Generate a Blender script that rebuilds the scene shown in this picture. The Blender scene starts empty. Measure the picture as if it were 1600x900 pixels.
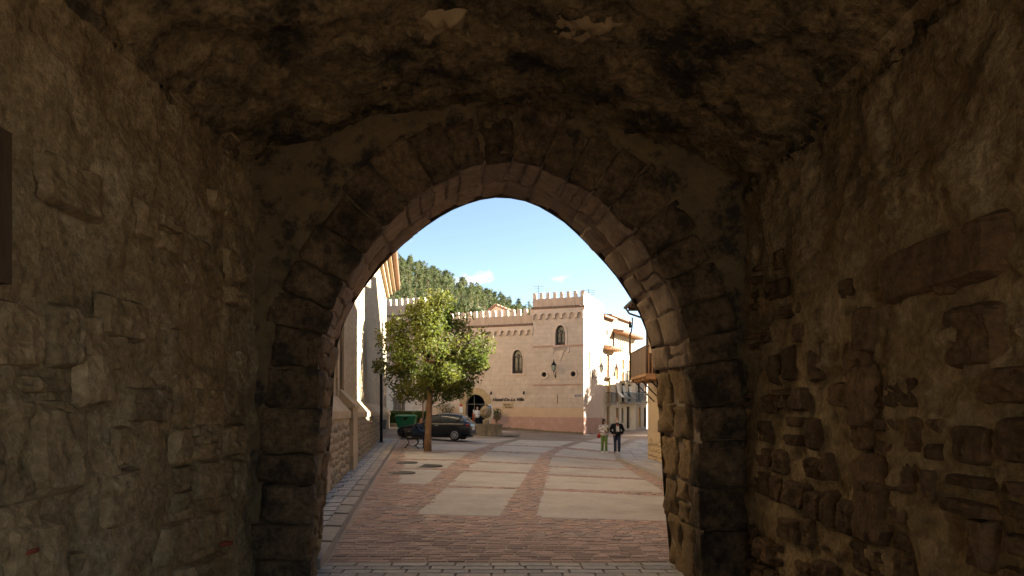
import bpy, bmesh, math, random
from mathutils import Vector, Matrix, noise
from mathutils.geometry import tessellate_polygon
R = math.radians
SC = bpy.context.scene
COL = SC.collection

# ------------------------------------------------------------------ camera, sky, sun, exposure
CAM_Z = 1.75
cam_d = bpy.data.cameras.new('camera'); cam = bpy.data.objects.new('camera', cam_d); COL.objects.link(cam)
cam.location = (0, 0, CAM_Z); cam.rotation_euler = (R(90), 0, 0)
cam_d.sensor_width = 36.0; cam_d.lens = 24.0; cam_d.shift_y = 195/1600
cam_d.clip_start = 0.1; cam_d.clip_end = 3000
SC.camera = cam
SUN_EL = 25.0; SUN_DIR = Vector((.93, .27, 0)).normalized()
sun_d = bpy.data.lights.new('sun', 'SUN'); sun = bpy.data.objects.new('sun', sun_d); COL.objects.link(sun)
sun_d.energy = 5.0; sun_d.angle = R(.5); sun_d.color = (1.0, .92, .79)
sv = Vector((SUN_DIR.x*math.cos(R(SUN_EL)), SUN_DIR.y*math.cos(R(SUN_EL)), math.sin(R(SUN_EL))))
sun.rotation_euler = sv.to_track_quat('Z', 'Y').to_euler()
sun.location = (40, 20, 40)
W = bpy.data.worlds.new('World'); SC.world = W; W.use_nodes = True
wn = W.node_tree.nodes; wl = W.node_tree.links; wn.clear()
w_out = wn.new('ShaderNodeOutputWorld'); w_bg = wn.new('ShaderNodeBackground')
w_sky = wn.new('ShaderNodeTexSky'); w_sky.sky_type = 'NISHITA'; w_sky.sun_disc = False
w_sky.sun_elevation = R(SUN_EL); w_sky.sun_rotation = math.atan2(SUN_DIR.x, SUN_DIR.y)
w_sky.altitude = 900; w_sky.air_density = .52; w_sky.dust_density = .25; w_sky.ozone_density = 1.0
w_bg.inputs['Strength'].default_value = 0.05
# small fair-weather clouds, laid out by direction on the sky
tc = wn.new('ShaderNodeTexCoord'); mp = wn.new('ShaderNodeMapping'); mp.inputs['Scale'].default_value = (1, 1, 2.2)
mp.inputs['Location'].default_value = (.187, -.017, .261)
n1 = wn.new('ShaderNodeTexNoise'); n1.inputs['Scale'].default_value = 5.0; n1.inputs['Detail'].default_value = 8; n1.inputs['Roughness'].default_value = .6
cr = wn.new('ShaderNodeValToRGB'); cr.color_ramp.elements[0].position = .61; cr.color_ramp.elements[1].position = .82
mx = wn.new('ShaderNodeMix'); mx.data_type = 'RGBA'; mx.inputs[7].default_value = (6.0, 5.7, 5.3, 1)
wl.new(tc.outputs['Generated'], mp.inputs['Vector']); wl.new(mp.outputs[0], n1.inputs['Vector']); wl.new(n1.outputs[0], cr.inputs[0])
wl.new(cr.outputs[0], mx.inputs[0]); wt = wn.new('ShaderNodeMix'); wt.data_type = 'RGBA'; wt.blend_type = 'MULTIPLY'; wt.inputs[0].default_value = 1; wt.inputs[7].default_value = (1, .91, .73, 1)   # warm white balance of the whole sky
wl.new(w_sky.outputs[0], wt.inputs[6]); wl.new(wt.outputs[2], mx.inputs[6]); wl.new(mx.outputs[2], w_bg.inputs['Color'])
wl.new(w_bg.outputs[0], w_out.inputs[0])
vs = SC.view_settings; vs.view_transform = 'Standard'; vs.look = 'None'; vs.gamma = 1; vs.use_curve_mapping = False
vs.exposure = 3.35

# ------------------------------------------------------------------ helpers
rnd = random.Random(7)
def U(a, b): return rnd.uniform(a, b)
def lerp(a, b, t): return a+(b-a)*t
def interp(x, xs, ys):
    if x <= xs[0]: return ys[0]
    for i in range(1, len(xs)):
        if x <= xs[i]: return lerp(ys[i-1], ys[i], (x-xs[i-1])/(xs[i]-xs[i-1]))
    return ys[-1]
def G(x, y):
    """height of the sloping square: level at the gate, tilting down to the right further out, rising to the hotel"""
    t = interp(y, (8, 11.45, 15, 35), (0, -.03, -.042, -.052))
    return interp(y, (35, 39, 54, 60), (0, .07, .44, .5)) + t*max(-8, min(8, x))
def at(px, py, lift=0.0):
    """point of the ground that photograph pixel (px, py) of 1600x900 shows"""
    a, b = (px-800)/1066.67, (py-645)/1066.67
    lo, hi = 3.0, 140.0
    for _ in range(50):
        m = (lo+hi)/2
        if CAM_Z-b*m > G(a*m, m)+lift: lo = m
        else: hi = m
    return Vector((a*lo, lo, G(a*lo, lo)+lift))

MATS = {}
def mat(name, c1, c2=None, scale=4.0, rough=.85, bump=.0, bscale=40.0, c3=None, c3scale=1.2, c3lo=.5, c3hi=.65, var=.0, metal=0.0, detail=6, bdist=.02, spec=.3, stretch=None, trans=0.0, grit=0.0, gscale=16.0, island=0.0):
    m = bpy.data.materials.new(name); m.use_nodes = True; MATS[name] = m
    nt = m.node_tree; N = nt.nodes; L = nt.links
    b = N['Principled BSDF']; b.inputs['Roughness'].default_value = rough; b.inputs['Metallic'].default_value = metal
    b.inputs['Specular IOR Level'].default_value = spec
    tcn = N.new('ShaderNodeTexCoord'); vec = tcn.outputs['Object']
    if var:
        oi = N.new('ShaderNodeObjectInfo')
        ad = N.new('ShaderNodeVectorMath'); ad.operation = 'MULTIPLY_ADD'; ad.inputs[1].default_value = (1, 1, 1)
        L.new(vec, ad.inputs[0]); sc_ = N.new('ShaderNodeVectorMath'); sc_.operation = 'SCALE'; sc_.inputs[0].default_value = (31, 17, 23)
        L.new(oi.outputs['Random'], sc_.inputs['Scale']); L.new(sc_.outputs[0], ad.inputs[2]); vec = ad.outputs[0]
    if stretch:
        mpn = N.new('ShaderNodeMapping'); mpn.inputs['Scale'].default_value = stretch; L.new(vec, mpn.inputs['Vector']); vec = mpn.outputs[0]
    if c2 is None: c2 = tuple(v*.8 for v in c1)
    nz = N.new('ShaderNodeTexNoise'); nz.inputs['Scale'].default_value = scale; nz.inputs['Detail'].default_value = detail; nz.inputs['Roughness'].default_value = .62
    L.new(vec, nz.inputs['Vector'])
    rp = N.new('ShaderNodeValToRGB'); rp.color_ramp.elements[0].position = .32; rp.color_ramp.elements[1].position = .68
    rp.color_ramp.elements[0].color = (*c1, 1); rp.color_ramp.elements[1].color = (*c2, 1)
    L.new(nz.outputs[0], rp.inputs[0]); col = rp.outputs[0]
    if c3:
        n3 = N.new('ShaderNodeTexNoise'); n3.inputs['Scale'].default_value = c3scale; n3.inputs['Detail'].default_value = 9; n3.inputs['Roughness'].default_value = .7
        L.new(vec, n3.inputs['Vector'])
        r3 = N.new('ShaderNodeValToRGB'); r3.color_ramp.elements[0].position = c3lo; r3.color_ramp.elements[1].position = c3hi
        L.new(n3.outputs[0], r3.inputs[0])
        m3 = N.new('ShaderNodeMix'); m3.data_type = 'RGBA'; L.new(r3.outputs[0], m3.inputs[0]); L.new(col, m3.inputs[6]); m3.inputs[7].default_value = (*c3, 1)
        col = m3.outputs[2]
    if var:
        hs = N.new('ShaderNodeHueSaturation'); mr = N.new('ShaderNodeMapRange'); mr.inputs[3].default_value = 1-var; mr.inputs[4].default_value = 1+var
        L.new(oi.outputs['Random'], mr.inputs[0]); L.new(mr.outputs[0], hs.inputs['Value']); L.new(col, hs.inputs['Color']); col = hs.outputs[0]
    if grit:
        ng = N.new('ShaderNodeTexNoise'); ng.inputs['Scale'].default_value = gscale; ng.inputs['Detail'].default_value = 10; ng.inputs['Roughness'].default_value = .75
        L.new(vec, ng.inputs['Vector']); rg = N.new('ShaderNodeValToRGB'); rg.color_ramp.elements[0].position = .36; rg.color_ramp.elements[1].position = .64
        lo, hi = 1-grit, 1+grit*.35
        rg.color_ramp.elements[0].color = (lo, lo, lo*.95, 1); rg.color_ramp.elements[1].color = (hi, hi, hi, 1); L.new(ng.outputs[0], rg.inputs[0])
        mg = N.new('ShaderNodeMix'); mg.data_type = 'RGBA'; mg.blend_type = 'MULTIPLY'; mg.inputs[0].default_value = 1
        L.new(col, mg.inputs[6]); L.new(rg.outputs[0], mg.inputs[7]); col = mg.outputs[2]
    if island:
        ge = N.new('ShaderNodeNewGeometry'); h2 = N.new('ShaderNodeHueSaturation'); m2 = N.new('ShaderNodeMapRange'); m2.inputs[3].default_value = 1-island; m2.inputs[4].default_value = 1+island
        L.new(ge.outputs['Random Per Island'], m2.inputs[0]); L.new(m2.outputs[0], h2.inputs['Value']); L.new(m2.outputs[0], h2.inputs['Saturation']); L.new(col, h2.inputs['Color']); col = h2.outputs[0]
    L.new(col, b.inputs['Base Color'])
    if bump:
        nb = N.new('ShaderNodeTexNoise'); nb.inputs['Scale'].default_value = bscale; nb.inputs['Detail'].default_value = 8; nb.inputs['Roughness'].default_value = .65
        L.new(vec, nb.inputs['Vector'])
        bp = N.new('ShaderNodeBump'); bp.inputs['Strength'].default_value = bump; bp.inputs['Distance'].default_value = bdist
        L.new(nb.outputs[0], bp.inputs['Height']); L.new(bp.outputs[0], b.inputs['Normal'])
    if trans:
        out = N['Material Output']; tr = N.new('ShaderNodeBsdfTranslucent'); ms = N.new('ShaderNodeMixShader'); ms.inputs[0].default_value = trans
        L.new(col, tr.inputs['Color']); L.new(b.outputs[0], ms.inputs[1]); L.new(tr.outputs[0], ms.inputs[2]); L.new(ms.outputs[0], out.inputs[0])
    return m
def joints(name, bw, bh, mortar=.012, dark=.8, offset=.5):
    """scores regular courses of blocks into material `name` (brick texture on object coordinates given by uv map)"""
    m = MATS[name]; nt = m.node_tree; N = nt.nodes; L = nt.links; b = N['Principled BSDF']
    uv = N.new('ShaderNodeUVMap'); uv.uv_map = 'uv'
    br = N.new('ShaderNodeTexBrick'); br.inputs['Scale'].default_value = 1; br.inputs['Brick Width'].default_value = bw; br.inputs['Row Height'].default_value = bh
    br.inputs['Mortar Size'].default_value = mortar; br.inputs['Mortar Smooth'].default_value = .3; br.offset = offset
    br.inputs['Color1'].default_value = (1, 1, 1, 1); br.inputs['Color2'].default_value = (.93, .93, .93, 1); br.inputs['Mortar'].default_value = (dark, dark, dark, 1)
    L.new(uv.outputs[0], br.inputs['Vector'])
    src = b.inputs['Base Color'].links[0].from_socket
    mm = N.new('ShaderNodeMix'); mm.data_type = 'RGBA'; mm.blend_type = 'MULTIPLY'; mm.inputs[0].default_value = 1
    L.new(src, mm.inputs[6]); L.new(br.outputs[0], mm.inputs[7]); L.new(mm.outputs[2], b.inputs['Base Color'])

def offs(o):
    v = Vector((0, 0, 0))
    while o is not None: v += o.location; o = o.parent
    return v
class MB:
    def __init__(s): s.v = []; s.f = []
    def add(s, vs_, fs):
        n = len(s.v); s.v += [Vector(p) for p in vs_]; s.f += [tuple(i+n for i in f) for f in fs]; return s
    def box(s, x0, x1, y0, y1, z0, z1, M=None):
        p = [Vector((x, y, z)) for z in (z0, z1) for y in (y0, y1) for x in (x0, x1)]
        if M is not None: p = [M @ q for q in p]
        return s.add(p, [(0, 2, 3, 1), (4, 5, 7, 6), (0, 1, 5, 4), (2, 6, 7, 3), (0, 4, 6, 2), (1, 3, 7, 5)])
    def fbox(s, F, s0, s1, z0, z1, d0, d1):
        p = [F(a, z, d) for z in (z0, z1) for d in (d0, d1) for a in (s0, s1)]
        return s.add(p, [(0, 2, 3, 1), (4, 5, 7, 6), (0, 1, 5, 4), (2, 6, 7, 3), (0, 4, 6, 2), (1, 3, 7, 5)])
    def tube(s, path, rad, n=8, cap=True, flat=1.0):
        path = [Vector(p) for p in path]
        if not hasattr(rad, '__len__'): rad = [rad]*len(path)
        rings = []; ref = None
        for i, p in enumerate(path):
            t = (path[min(i+1, len(path)-1)]-path[max(i-1, 0)]).normalized()
            if ref is None: ref = Vector((0, 0, 1)) if abs(t.z) < .9 else Vector((1, 0, 0))
            a = t.cross(ref).normalized(); b = a.cross(t).normalized(); ref = b
            rings.append([p+a*math.cos(2*math.pi*k/n)*rad[i]+b*math.sin(2*math.pi*k/n)*rad[i]*flat for k in range(n)])
        return s.loft(rings, cap)
    def loft(s, rings, cap=True, closed=True):
        n = len(rings[0]); vs_ = [p for r in rings for p in r]; fs = []
        for i in range(len(rings)-1):
            for k in range(n if closed else n-1):
                k2 = (k+1) % n
                fs.append((i*n+k, i*n+k2, (i+1)*n+k2, (i+1)*n+k))
        if cap and closed: fs.append(tuple(range(n-1, -1, -1))); fs.append(tuple((len(rings)-1)*n+k for k in range(n)))
        return s.add(vs_, fs)
    def lathe(s, c, prof, n=16):
        c = Vector(c)
        return s.loft([[c+Vector((r*math.cos(2*math.pi*k/n), r*math.sin(2*math.pi*k/n), z)) for k in range(n)] for r, z in prof])
    def ellip(s, c, r, n=12, m=8):
        c = Vector(c); rr = []
        for i in range(m+1):
            a = -math.pi/2+math.pi*i/m; q = max(.02, math.cos(a))
            rr.append([c+Vector((r[0]*q*math.cos(2*math.pi*k/n), r[1]*q*math.sin(2*math.pi*k/n), r[2]*math.sin(a))) for k in range(n)])
        return s.loft(rr)
    def extr(s, F, loop, d0, d1):
        """closed 2-D loop (s,z) extruded between depths d0 and d1 of frame F"""
        n = len(loop); fs = [tuple(t) for t in tessellate_polygon([[Vector((a, z, 0)) for a, z in loop]])]
        vs_ = [F(a, z, d0) for a, z in loop]+[F(a, z, d1) for a, z in loop]
        return s.add(vs_, fs+[tuple(i+n for i in reversed(f)) for f in fs]+[(i, (i+1) % n, n+(i+1) % n, n+i) for i in range(n)])
    def build(s, name, m, parent=None, world=True, smooth=False, fix=True, uvF=None):
        me = bpy.data.meshes.new(name); o_ = offs(parent) if (world and parent is not None) else Vector((0, 0, 0))
        me.from_pydata([tuple(p-o_) for p in s.v], [], s.f)
        if fix:
            bm = bmesh.new(); bm.from_mesh(me); bmesh.ops.recalc_face_normals(bm, faces=bm.faces); bm.to_mesh(me); bm.free()
        if smooth: me.polygons.foreach_set('use_smooth', [True]*len(me.polygons))
        if uvF is not None:
            ul = me.uv_layers.new(name='uv')
            for lp in me.loops:
                p = me.vertices[lp.vertex_index].co+o_; ul.data[lp.index].uv = uvF(p)
        me.materials.append(MATS[m] if isinstance(m, str) else m)
        o = bpy.data.objects.new(name, me); COL.objects.link(o)
        if parent is not None: o.parent = parent
        return o
def tag(o, label=None, cat=None, group=None, kind=None):
    if label: o['label'] = label
    if cat: o['category'] = cat
    if group: o['group'] = group
    if kind: o['kind'] = kind
    return o
def empty(name, loc, label=None, cat=None, group=None, rz=0):
    o = bpy.data.objects.new(name, None); COL.objects.link(o); o.location = loc; o.rotation_euler = (0, 0, rz); o.empty_display_size = .2
    return tag(o, label, cat, group)
def inst(src, parent, loc, rz=0, scale=(1, 1, 1), name=None):
    c = src.copy(); COL.objects.link(c); c.parent = parent; c.location = loc; c.rotation_euler = (0, 0, rz); c.scale = scale
    if name: c.name = name
    return c
def copy_tree(o, parent=None):
    c = o.copy(); COL.objects.link(c); c.parent = parent
    for ch in list(o.children): copy_tree(ch, c)
    return c
def frame(origin, u, n):
    o = Vector(origin); u = Vector(u).normalized(); n = Vector(n).normalized()
    return lambda a, z, d=0.0: o+u*a+n*d+Vector((0, 0, z))
def wall_open(mb, F, outline, holes, rev=.3):
    loops = [outline]+holes
    pts = [p for l in loops for p in l]
    tris = tessellate_polygon([[Vector((a, z, 0)) for a, z in l] for l in loops])
    mb.add([F(a, z, 0) for a, z in pts], [tuple(t) for t in tris])
    for h in holes:
        n = len(h)
        mb.add([F(a, z, 0) for a, z in h]+[F(a, z, -rev) for a, z in h], [(i, (i+1) % n, n+(i+1) % n, n+i) for i in range(n)])
def rect(a0, a1, z0, z1): return [(a0, z0), (a1, z0), (a1, z1), (a0, z1)]
def gothic(c, w, z0, zs, zt, n=5):
    """pointed opening: centre c, width w, sill z0, springing zs, apex zt"""
    l = [(c-w/2, z0), (c+w/2, z0)]
    for i in range(n+1): t = i/n; l.append((c+w/2*math.cos(t*math.pi/2)**.8 if t < 1 else c, zs+(zt-zs)*math.sin(t*math.pi/2)))
    for i in range(n-1, -1, -1): t = i/n; l.append((c-w/2*math.cos(t*math.pi/2)**.8, zs+(zt-zs)*math.sin(t*math.pi/2)))
    return l
def roundarch(c, w, z0, zs, n=10):
    return [(c-w/2, z0), (c+w/2, z0)]+[(c+w/2*math.cos(math.pi*i/n), zs+w/2*math.sin(math.pi*i/n)) for i in range(n+1)]
def circ(c, z, r, n=14): return [(c+r*math.cos(2*math.pi*i/n), z+r*math.sin(2*math.pi*i/n)) for i in range(n)]
def grow(l, k):
    cx = sum(p[0] for p in l)/len(l); cz = sum(p[1] for p in l)/len(l)
    return [(cx+(a-cx)*k, cz+(z-cz)*k) for a, z in l]
def band(mb, F, outer, inner, d0, d1):
    """ring between two loops with the same number of points, extruded"""
    n = len(outer); p = [F(a, z, d1) for a, z in outer]+[F(a, z, d1) for a, z in inner]+[F(a, z, d0) for a, z in outer]+[F(a, z, d0) for a, z in inner]
    fs = []
    for i in range(n):
        j = (i+1) % n; fs += [(i, j, n+j, n+i), (i, j, 2*n+j, 2*n+i), (n+i, n+j, 3*n+j, 3*n+i)]
    mb.add(p, fs)
def fnoise(p, H=1.0, oct=4): return noise.fractal(p, H, 2.0, oct)
def stone(mb, c, ux, uz, n, w, h, pro, sd, k=6, rough=.012, back=.03):
    """one rough stone: a domed, uneven patch with corners worn round, standing `pro` proud of its wall"""
    c = Vector(c); q = random.Random(sd)
    jit = [(q.uniform(-.12, .12), q.uniform(-.12, .12)) for _ in range(4)]
    vs_ = []
    for i in range(k+1):
        for j in range(k+1):
            a, b = -1+2*i/k, -1+2*j/k
            sx, sz = (a+1)/2, (b+1)/2
            jx = lerp(lerp(jit[0][0], jit[1][0], sx), lerp(jit[2][0], jit[3][0], sx), sz); jz = lerp(lerp(jit[0][1], jit[1][1], sx), lerp(jit[2][1], jit[3][1], sx), sz)
            r = max(abs(a), abs(b)); rr = (abs(a)**8+abs(b)**8)**.125
            f = r/rr if rr > 0 else 1
            px, pz = a*f*w/2*(1+jz*.6)+jx*w*.3, b*f*h/2*(1+jx*.6)+jz*h*.3
            d = pro*(1-r**14)-back*r**14
            p = c+ux*px+uz*pz
            d += (fnoise(p*6+Vector((sd % 17, 0, 0)), 1, 4)+.5*fnoise(p*17, .8, 3))*rough*(1.2-r*.5)
            p += ux*fnoise(p*5+Vector((0, 9, 0)), 1, 3)*.05*min(w, h)+uz*fnoise(p*5+Vector((5, 0, 0)), 1, 3)*.05*min(w, h)
            vs_.append(p+n*d)
    mb.add(vs_, [(i*(k+1)+j, (i+1)*(k+1)+j, (i+1)*(k+1)+j+1, i*(k+1)+j+1) for i in range(k) for j in range(k)])
def bake(o):
    dg = bpy.context.evaluated_depsgraph_get(); me = bpy.data.meshes.new_from_object(o.evaluated_get(dg))
    o.modifiers.clear(); o.data = me
def remesh(o, vox, sm=3):
    m = o.modifiers.new('r', 'REMESH'); m.mode = 'VOXEL'; m.voxel_size = vox; m.use_smooth_shade = True
    if sm: k = o.modifiers.new('s', 'SMOOTH'); k.iterations = sm; k.factor = .5
    bake(o)
# ------------------------------------------------------------------ materials
mat('plaster_tunnel', (.41, .305, .175), (.25, .18, .095), 3.0, .92, .7, 22, c3=(.47, .37, .23), c3scale=1.6, c3lo=.52, c3hi=.62, bdist=.05, grit=0.5)
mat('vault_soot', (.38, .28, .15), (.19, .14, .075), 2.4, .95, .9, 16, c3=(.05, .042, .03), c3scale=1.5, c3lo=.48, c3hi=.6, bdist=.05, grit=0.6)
mat('vault_patch', (.36, .265, .15), (.27, .195, .11), 6, .9, .5, 20)
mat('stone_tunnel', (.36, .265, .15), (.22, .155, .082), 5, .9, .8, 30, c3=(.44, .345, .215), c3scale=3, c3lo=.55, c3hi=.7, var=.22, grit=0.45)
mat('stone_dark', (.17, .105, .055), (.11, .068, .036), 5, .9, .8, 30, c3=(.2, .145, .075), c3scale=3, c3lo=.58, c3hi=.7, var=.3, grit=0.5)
mat('stone_ring', (.19, .13, .075), (.125, .083, .047), 6, .9, .8, 34, c3=(.045, .034, .024), c3scale=2.2, c3lo=.46, c3hi=.6, var=.2, grit=0.6)
mat('stone_intrados', (.36, .27, .205), (.26, .192, .142), 6, .9, .7, 34, c3=(.26, .18, .125), c3scale=2.5, c3lo=.55, c3hi=.7, var=.16, grit=0.35)
mat('stone_jamb', (.27, .185, .095), (.18, .12, .06), 6, .9, .9, 34, c3=(.4, .29, .16), c3scale=3, c3lo=.55, c3hi=.7, var=.2, grit=0.45)
mat('brick_red', (.28, .07, .035), None, 8, .9, .4, 40)
mat('old_wood', (.10, .062, .034), (.055, .034, .018), 6, .8, .5, 30, stretch=(8, 8, 1))
mat('sett', (.36, .25, .205), (.255, .178, .148), 9, .8, .5, 60, c3=(.42, .33, .27), c3scale=3.5, c3lo=.5, c3hi=.7, var=.32, bdist=.008)
mat('sett_field', (.38, .265, .215), (.245, .172, .142), 5.5, .8, .5, 60, c3=(.42, .33, .27), c3scale=3.2, c3lo=.5, c3hi=.64, bdist=.008, island=.27)
mat('mortar', (.36, .285, .225), (.27, .215, .17), 8, .9, .4, 50)
mat('grey_slab', (.37, .35, .33), (.29, .275, .26), 5, .75, .4, 60, c3=(.48, .44, .39), c3scale=2, var=.16, bdist=.006)
mat('kerb_stone', (.36, .315, .265), (.26, .225, .19), 5, .8, .5, 50, var=.12)
mat('concrete', (.44, .40, .36), (.38, .345, .31), 1.6, .8, .35, 90, c3=(.30, .26, .22), c3scale=.7, c3lo=.46, c3hi=.72, var=.1, bdist=.004, grit=0.14)
mat('far_paving', (.27, .215, .17), (.21, .165, .13), .7, .85, .3, 30, c3=(.19, .135, .105), c3scale=.25, grit=0.2)
mat('iron_cover', (.06, .05, .045), None, 20, .6, .5, 60, metal=.6)
mat('hotel_wall', (.66, .52, .405), (.60, .465, .36), .9, .9, .25, 30, c3=(.68, .55, .435), c3scale=.45, bdist=.008, grit=.16, gscale=2.2)
joints('hotel_wall', .85, .36, .014, .80)
mat('hotel_plain', (.66, .515, .395), (.60, .46, .35), 1.2, .9, .25, 30)
mat('hotel_band', (.63, .44, .285), (.57, .395, .25), 1.5, .9, .2, 30)
mat('hotel_dado', (.52, .31, .235), (.45, .27, .205), 1.6, .92, .3, 30, c3=(.58, .37, .285), c3scale=1.2)
mat('hotel_side', (.66, .52, .405), (.60, .465, .36), 1.0, .9, .3, 30, c3=(.68, .55, .435), c3scale=.6, c3lo=.55, c3hi=.7)
mat('parapet', (.60, .43, .30), (.42, .30, .215), 2.2, .92, .3, 30, c3=(.16, .125, .1), c3scale=1.3, c3lo=.56, c3hi=.74, stretch=(1, 1, .25))
mat('moss_stain', (.17, .13, .075), (.25, .18, .11), 3, .95, .4, 30)
mat('roof_tile', (.30, .17, .105), (.2, .12, .08), 7, .88, .5, 30, c3=(.15, .12, .1), c3scale=2.5, c3lo=.5, c3hi=.7)
mat('arch_sand', (.45, .335, .185), (.39, .285, .155), 3, .9, .4, 40, var=.08)
mat('dark_inside', (.012, .011, .010), None, 3, .9)
mat('glass_dark', (.02, .022, .026), (.035, .035, .04), 2, .08, spec=.6)
mat('glass_lead', (.10, .09, .065), (.16, .14, .10), 6, .25, spec=.5)
mat('frame_dark', (.05, .035, .025), None, 10, .6)
mat('shutter_brown', (.34, .19, .085), (.26, .145, .065), 4, .7, .3, 40, stretch=(1, 1, 12))
mat('shutter_tan', (.50, .31, .13), (.42, .26, .11), 4, .7, .3, 40, stretch=(1, 1, 12))
mat('cream_wall', (.62, .52, .375), (.55, .455, .325), 1.2, .9, .3, 30, c3=(.46, .365, .255), c3scale=.7, c3lo=.55, c3hi=.7)
mat('grey_render', (.36, .31, .25), (.30, .255, .205), 1.5, .9, .3, 30)
mat('ochre_brick', (.32, .2, .11), (.22, .14, .08), 8, .9, .6, 30, c3=(.4, .28, .165), c3scale=3)
mat('white_paint', (.78, .76, .72), (.72, .70, .66), 3, .7)
mat('awning', (.72, .68, .6), None, 4, .85)
mat('iron_black', (.016, .016, .017), None, 10, .45, .15, 60, metal=.5)
mat('iron_grey', (.12, .12, .115), None, 10, .5, metal=.4)
mat('lamp_glass', (.42, .46, .38), None, 4, .15, spec=.5)
mat('church_wall', (.45, .345, .215), (.36, .27, .165), 2.2, .93, .9, 14, c3=(.48, .38, .25), c3scale=2.6, c3lo=.5, c3hi=.6, bdist=.04, grit=0.4)
mat('church_ashlar', (.45, .335, .2), (.39, .285, .165), 3, .88, .4, 30, var=.1)
mat('church_rubble', (.42, .33, .22), (.30, .23, .15), 5, .9, .7, 25, c3=(.45, .365, .245), c3scale=2.5, var=.2, grit=0.3)
mat('right_render', (.50, .375, .235), (.44, .325, .2), 1.6, .92, .4, 25)
mat('sheet_metal', (.165, .105, .062), (.13, .085, .05), 3, .55, .15, 40, metal=.2, stretch=(1, 1, .2))
mat('balcony_wood', (.40, .23, .115), (.32, .18, .09), 4, .8, .3, 30)
mat('bark', (.26, .155, .09), (.16, .10, .06), 9, .95, .8, 28, stretch=(1, 1, .35))
mat('leaf_tree', (.09, .115, .018), (.055, .08, .012), 1.1, .6, c3=(.125, .125, .02), c3scale=.8, c3lo=.42, c3hi=.6, trans=.5)
mat('leaf_dark', (.035, .065, .014), (.05, .085, .02), 2, .6, c3=(.08, .11, .03), c3scale=1.5, trans=.3)
mat('leaf_hedge', (.045, .085, .012), (.075, .12, .02), 3, .6, trans=.3)
mat('leaf_pine', (.08, .095, .027), (.052, .07, .022), .35, .7, c3=(.10, .11, .026), c3scale=.3, var=.3, trans=.25)
mat('hill_soil', (.075, .085, .04), (.05, .062, .03), .06, .95)
mat('car_paint', (.016, .016, .018), (.019, .019, .021), 2, .22, spec=.6)
mat('car_glass', (.10, .105, .095), (.14, .14, .125), 1, .06, spec=.8)
mat('car_black', (.012, .012, .012), None, 3, .6)
mat('rubber', (.018, .018, .018), None, 10, .85)
mat('alloy', (.62, .62, .62), None, 4, .3, metal=.8)
mat('light_red', (.45, .02, .015), None, 4, .2, spec=.6)
mat('light_clear', (.6, .6, .58), None, 4, .12, spec=.7)
mat('bin_green', (.015, .15, .06), (.012, .12, .05), 2, .45)
mat('bronze', (.30, .26, .21), (.17, .145, .12), 8, .6, .5, 25, metal=.3)
mat('fountain_stone', (.40, .315, .2), (.28, .22, .14), 4, .9, .6, 25, c3=(.11, .09, .055), c3scale=2.2, c3lo=.5, c3hi=.7, stretch=(1, 1, .4), grit=0.3)
mat('skin', (.52, .30, .205), None, 5, .6)
mat('hair_dark', (.025, .016, .012), None, 30, .6)
mat('hair_grey', (.33, .25, .2), None, 30, .7)
mat('cloth_black', (.014, .014, .016), None, 8, .85)
mat('cloth_white', (.74, .72, .70), None, 6, .85)
mat('cloth_jeans', (.03, .045, .085), (.02, .03, .06), 10, .9)
mat('cloth_navy', (.04, .065, .12), (.03, .05, .09), 6, .9)
mat('cloth_green', (.16, .25, .065), (.12, .20, .05), 6, .9)
mat('cloth_red', (.38, .03, .03), None, 6, .8)
mat('cloth_floral', (.72, .68, .64), (.70, .64, .6), 5, .85, c3=(.05, .03, .04), c3scale=11, c3lo=.54, c3hi=.57)
mat('sign_white', (.8, .8, .78), None, 3, .5)
mat('sign_blue', (.03, .25, .55), None, 3, .5)
mat('sign_red', (.55, .05, .04), None, 3, .5)
mat('gold_paint', (.75, .42, .06), None, 3, .5)
mat('lettering', (.035, .018, .012), None, 3, .5)

mat('weathered_render', (.33, .265, .195), (.26, .21, .155), 1.5, .92, .4, 25, grit=.3)
mat('eaves_stone', (.38, .29, .185), (.3, .23, .15), 4, .9, .4, 30)
mat('eaves_tile', (.30, .17, .105), (.2, .12, .08), 6, .9, .4, 30)

# ------------------------------------------------------------------ ground
def sheet(name, xs, ys, zf, m, parent=None, kind='structure'):
    mb = MB(); nx, ny = len(xs), len(ys)
    mb.add([(x, y, zf(x, y)) for y in ys for x in xs], [(j*nx+i, j*nx+i+1, (j+1)*nx+i+1, (j+1)*nx+i) for j in range(ny-1) for i in range(nx-1)])
    o = mb.build(name, m, parent, smooth=True, fix=False)
    if kind: tag(o, kind=kind)
    return o
gx = [-1500, -300, -80, -40]+[i*.8 for i in range(-30, 41)]+[45, 80, 300, 1500]
gy = [-300, -60, -20, 0, 4]+[8+i*.7 for i in range(0, 90)]+[80, 100, 140, 250, 700, 2500]
ground = sheet('ground', gx, gy, lambda x, y: G(x, y)-.012, 'far_paving')
tag(ground, 'grey brown paving of the sloping town square', 'ground')
KL = lambda y: -2.16-.135*(y-7.8)                      # left kerb line
WLx = lambda y: -4.27-.147*(y-16.3)                    # left building line
KR = lambda y: interp(y, (8, 19.5, 28.8, 36, 46, 60), (3.7, 4.25, 4.4, 5.4, 8.2, 13.5))
sq = empty('paved_square', (0, 10, 0)); tag(sq, 'square paved with concrete panels and courses of reddish setts', 'paving', kind='structure')
ys_ = [7.95+i*.5 for i in range(60)]
mb = MB()
for i, y in enumerate(ys_): mb.add([(KL(y)-.1, y, G(KL(y), y)), (KR(y)+.1, y, G(KR(y), y))], [])
mb.f = [(2*i, 2*i+1, 2*i+3, 2*i+2) for i in range(len(ys_)-1)]
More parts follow.
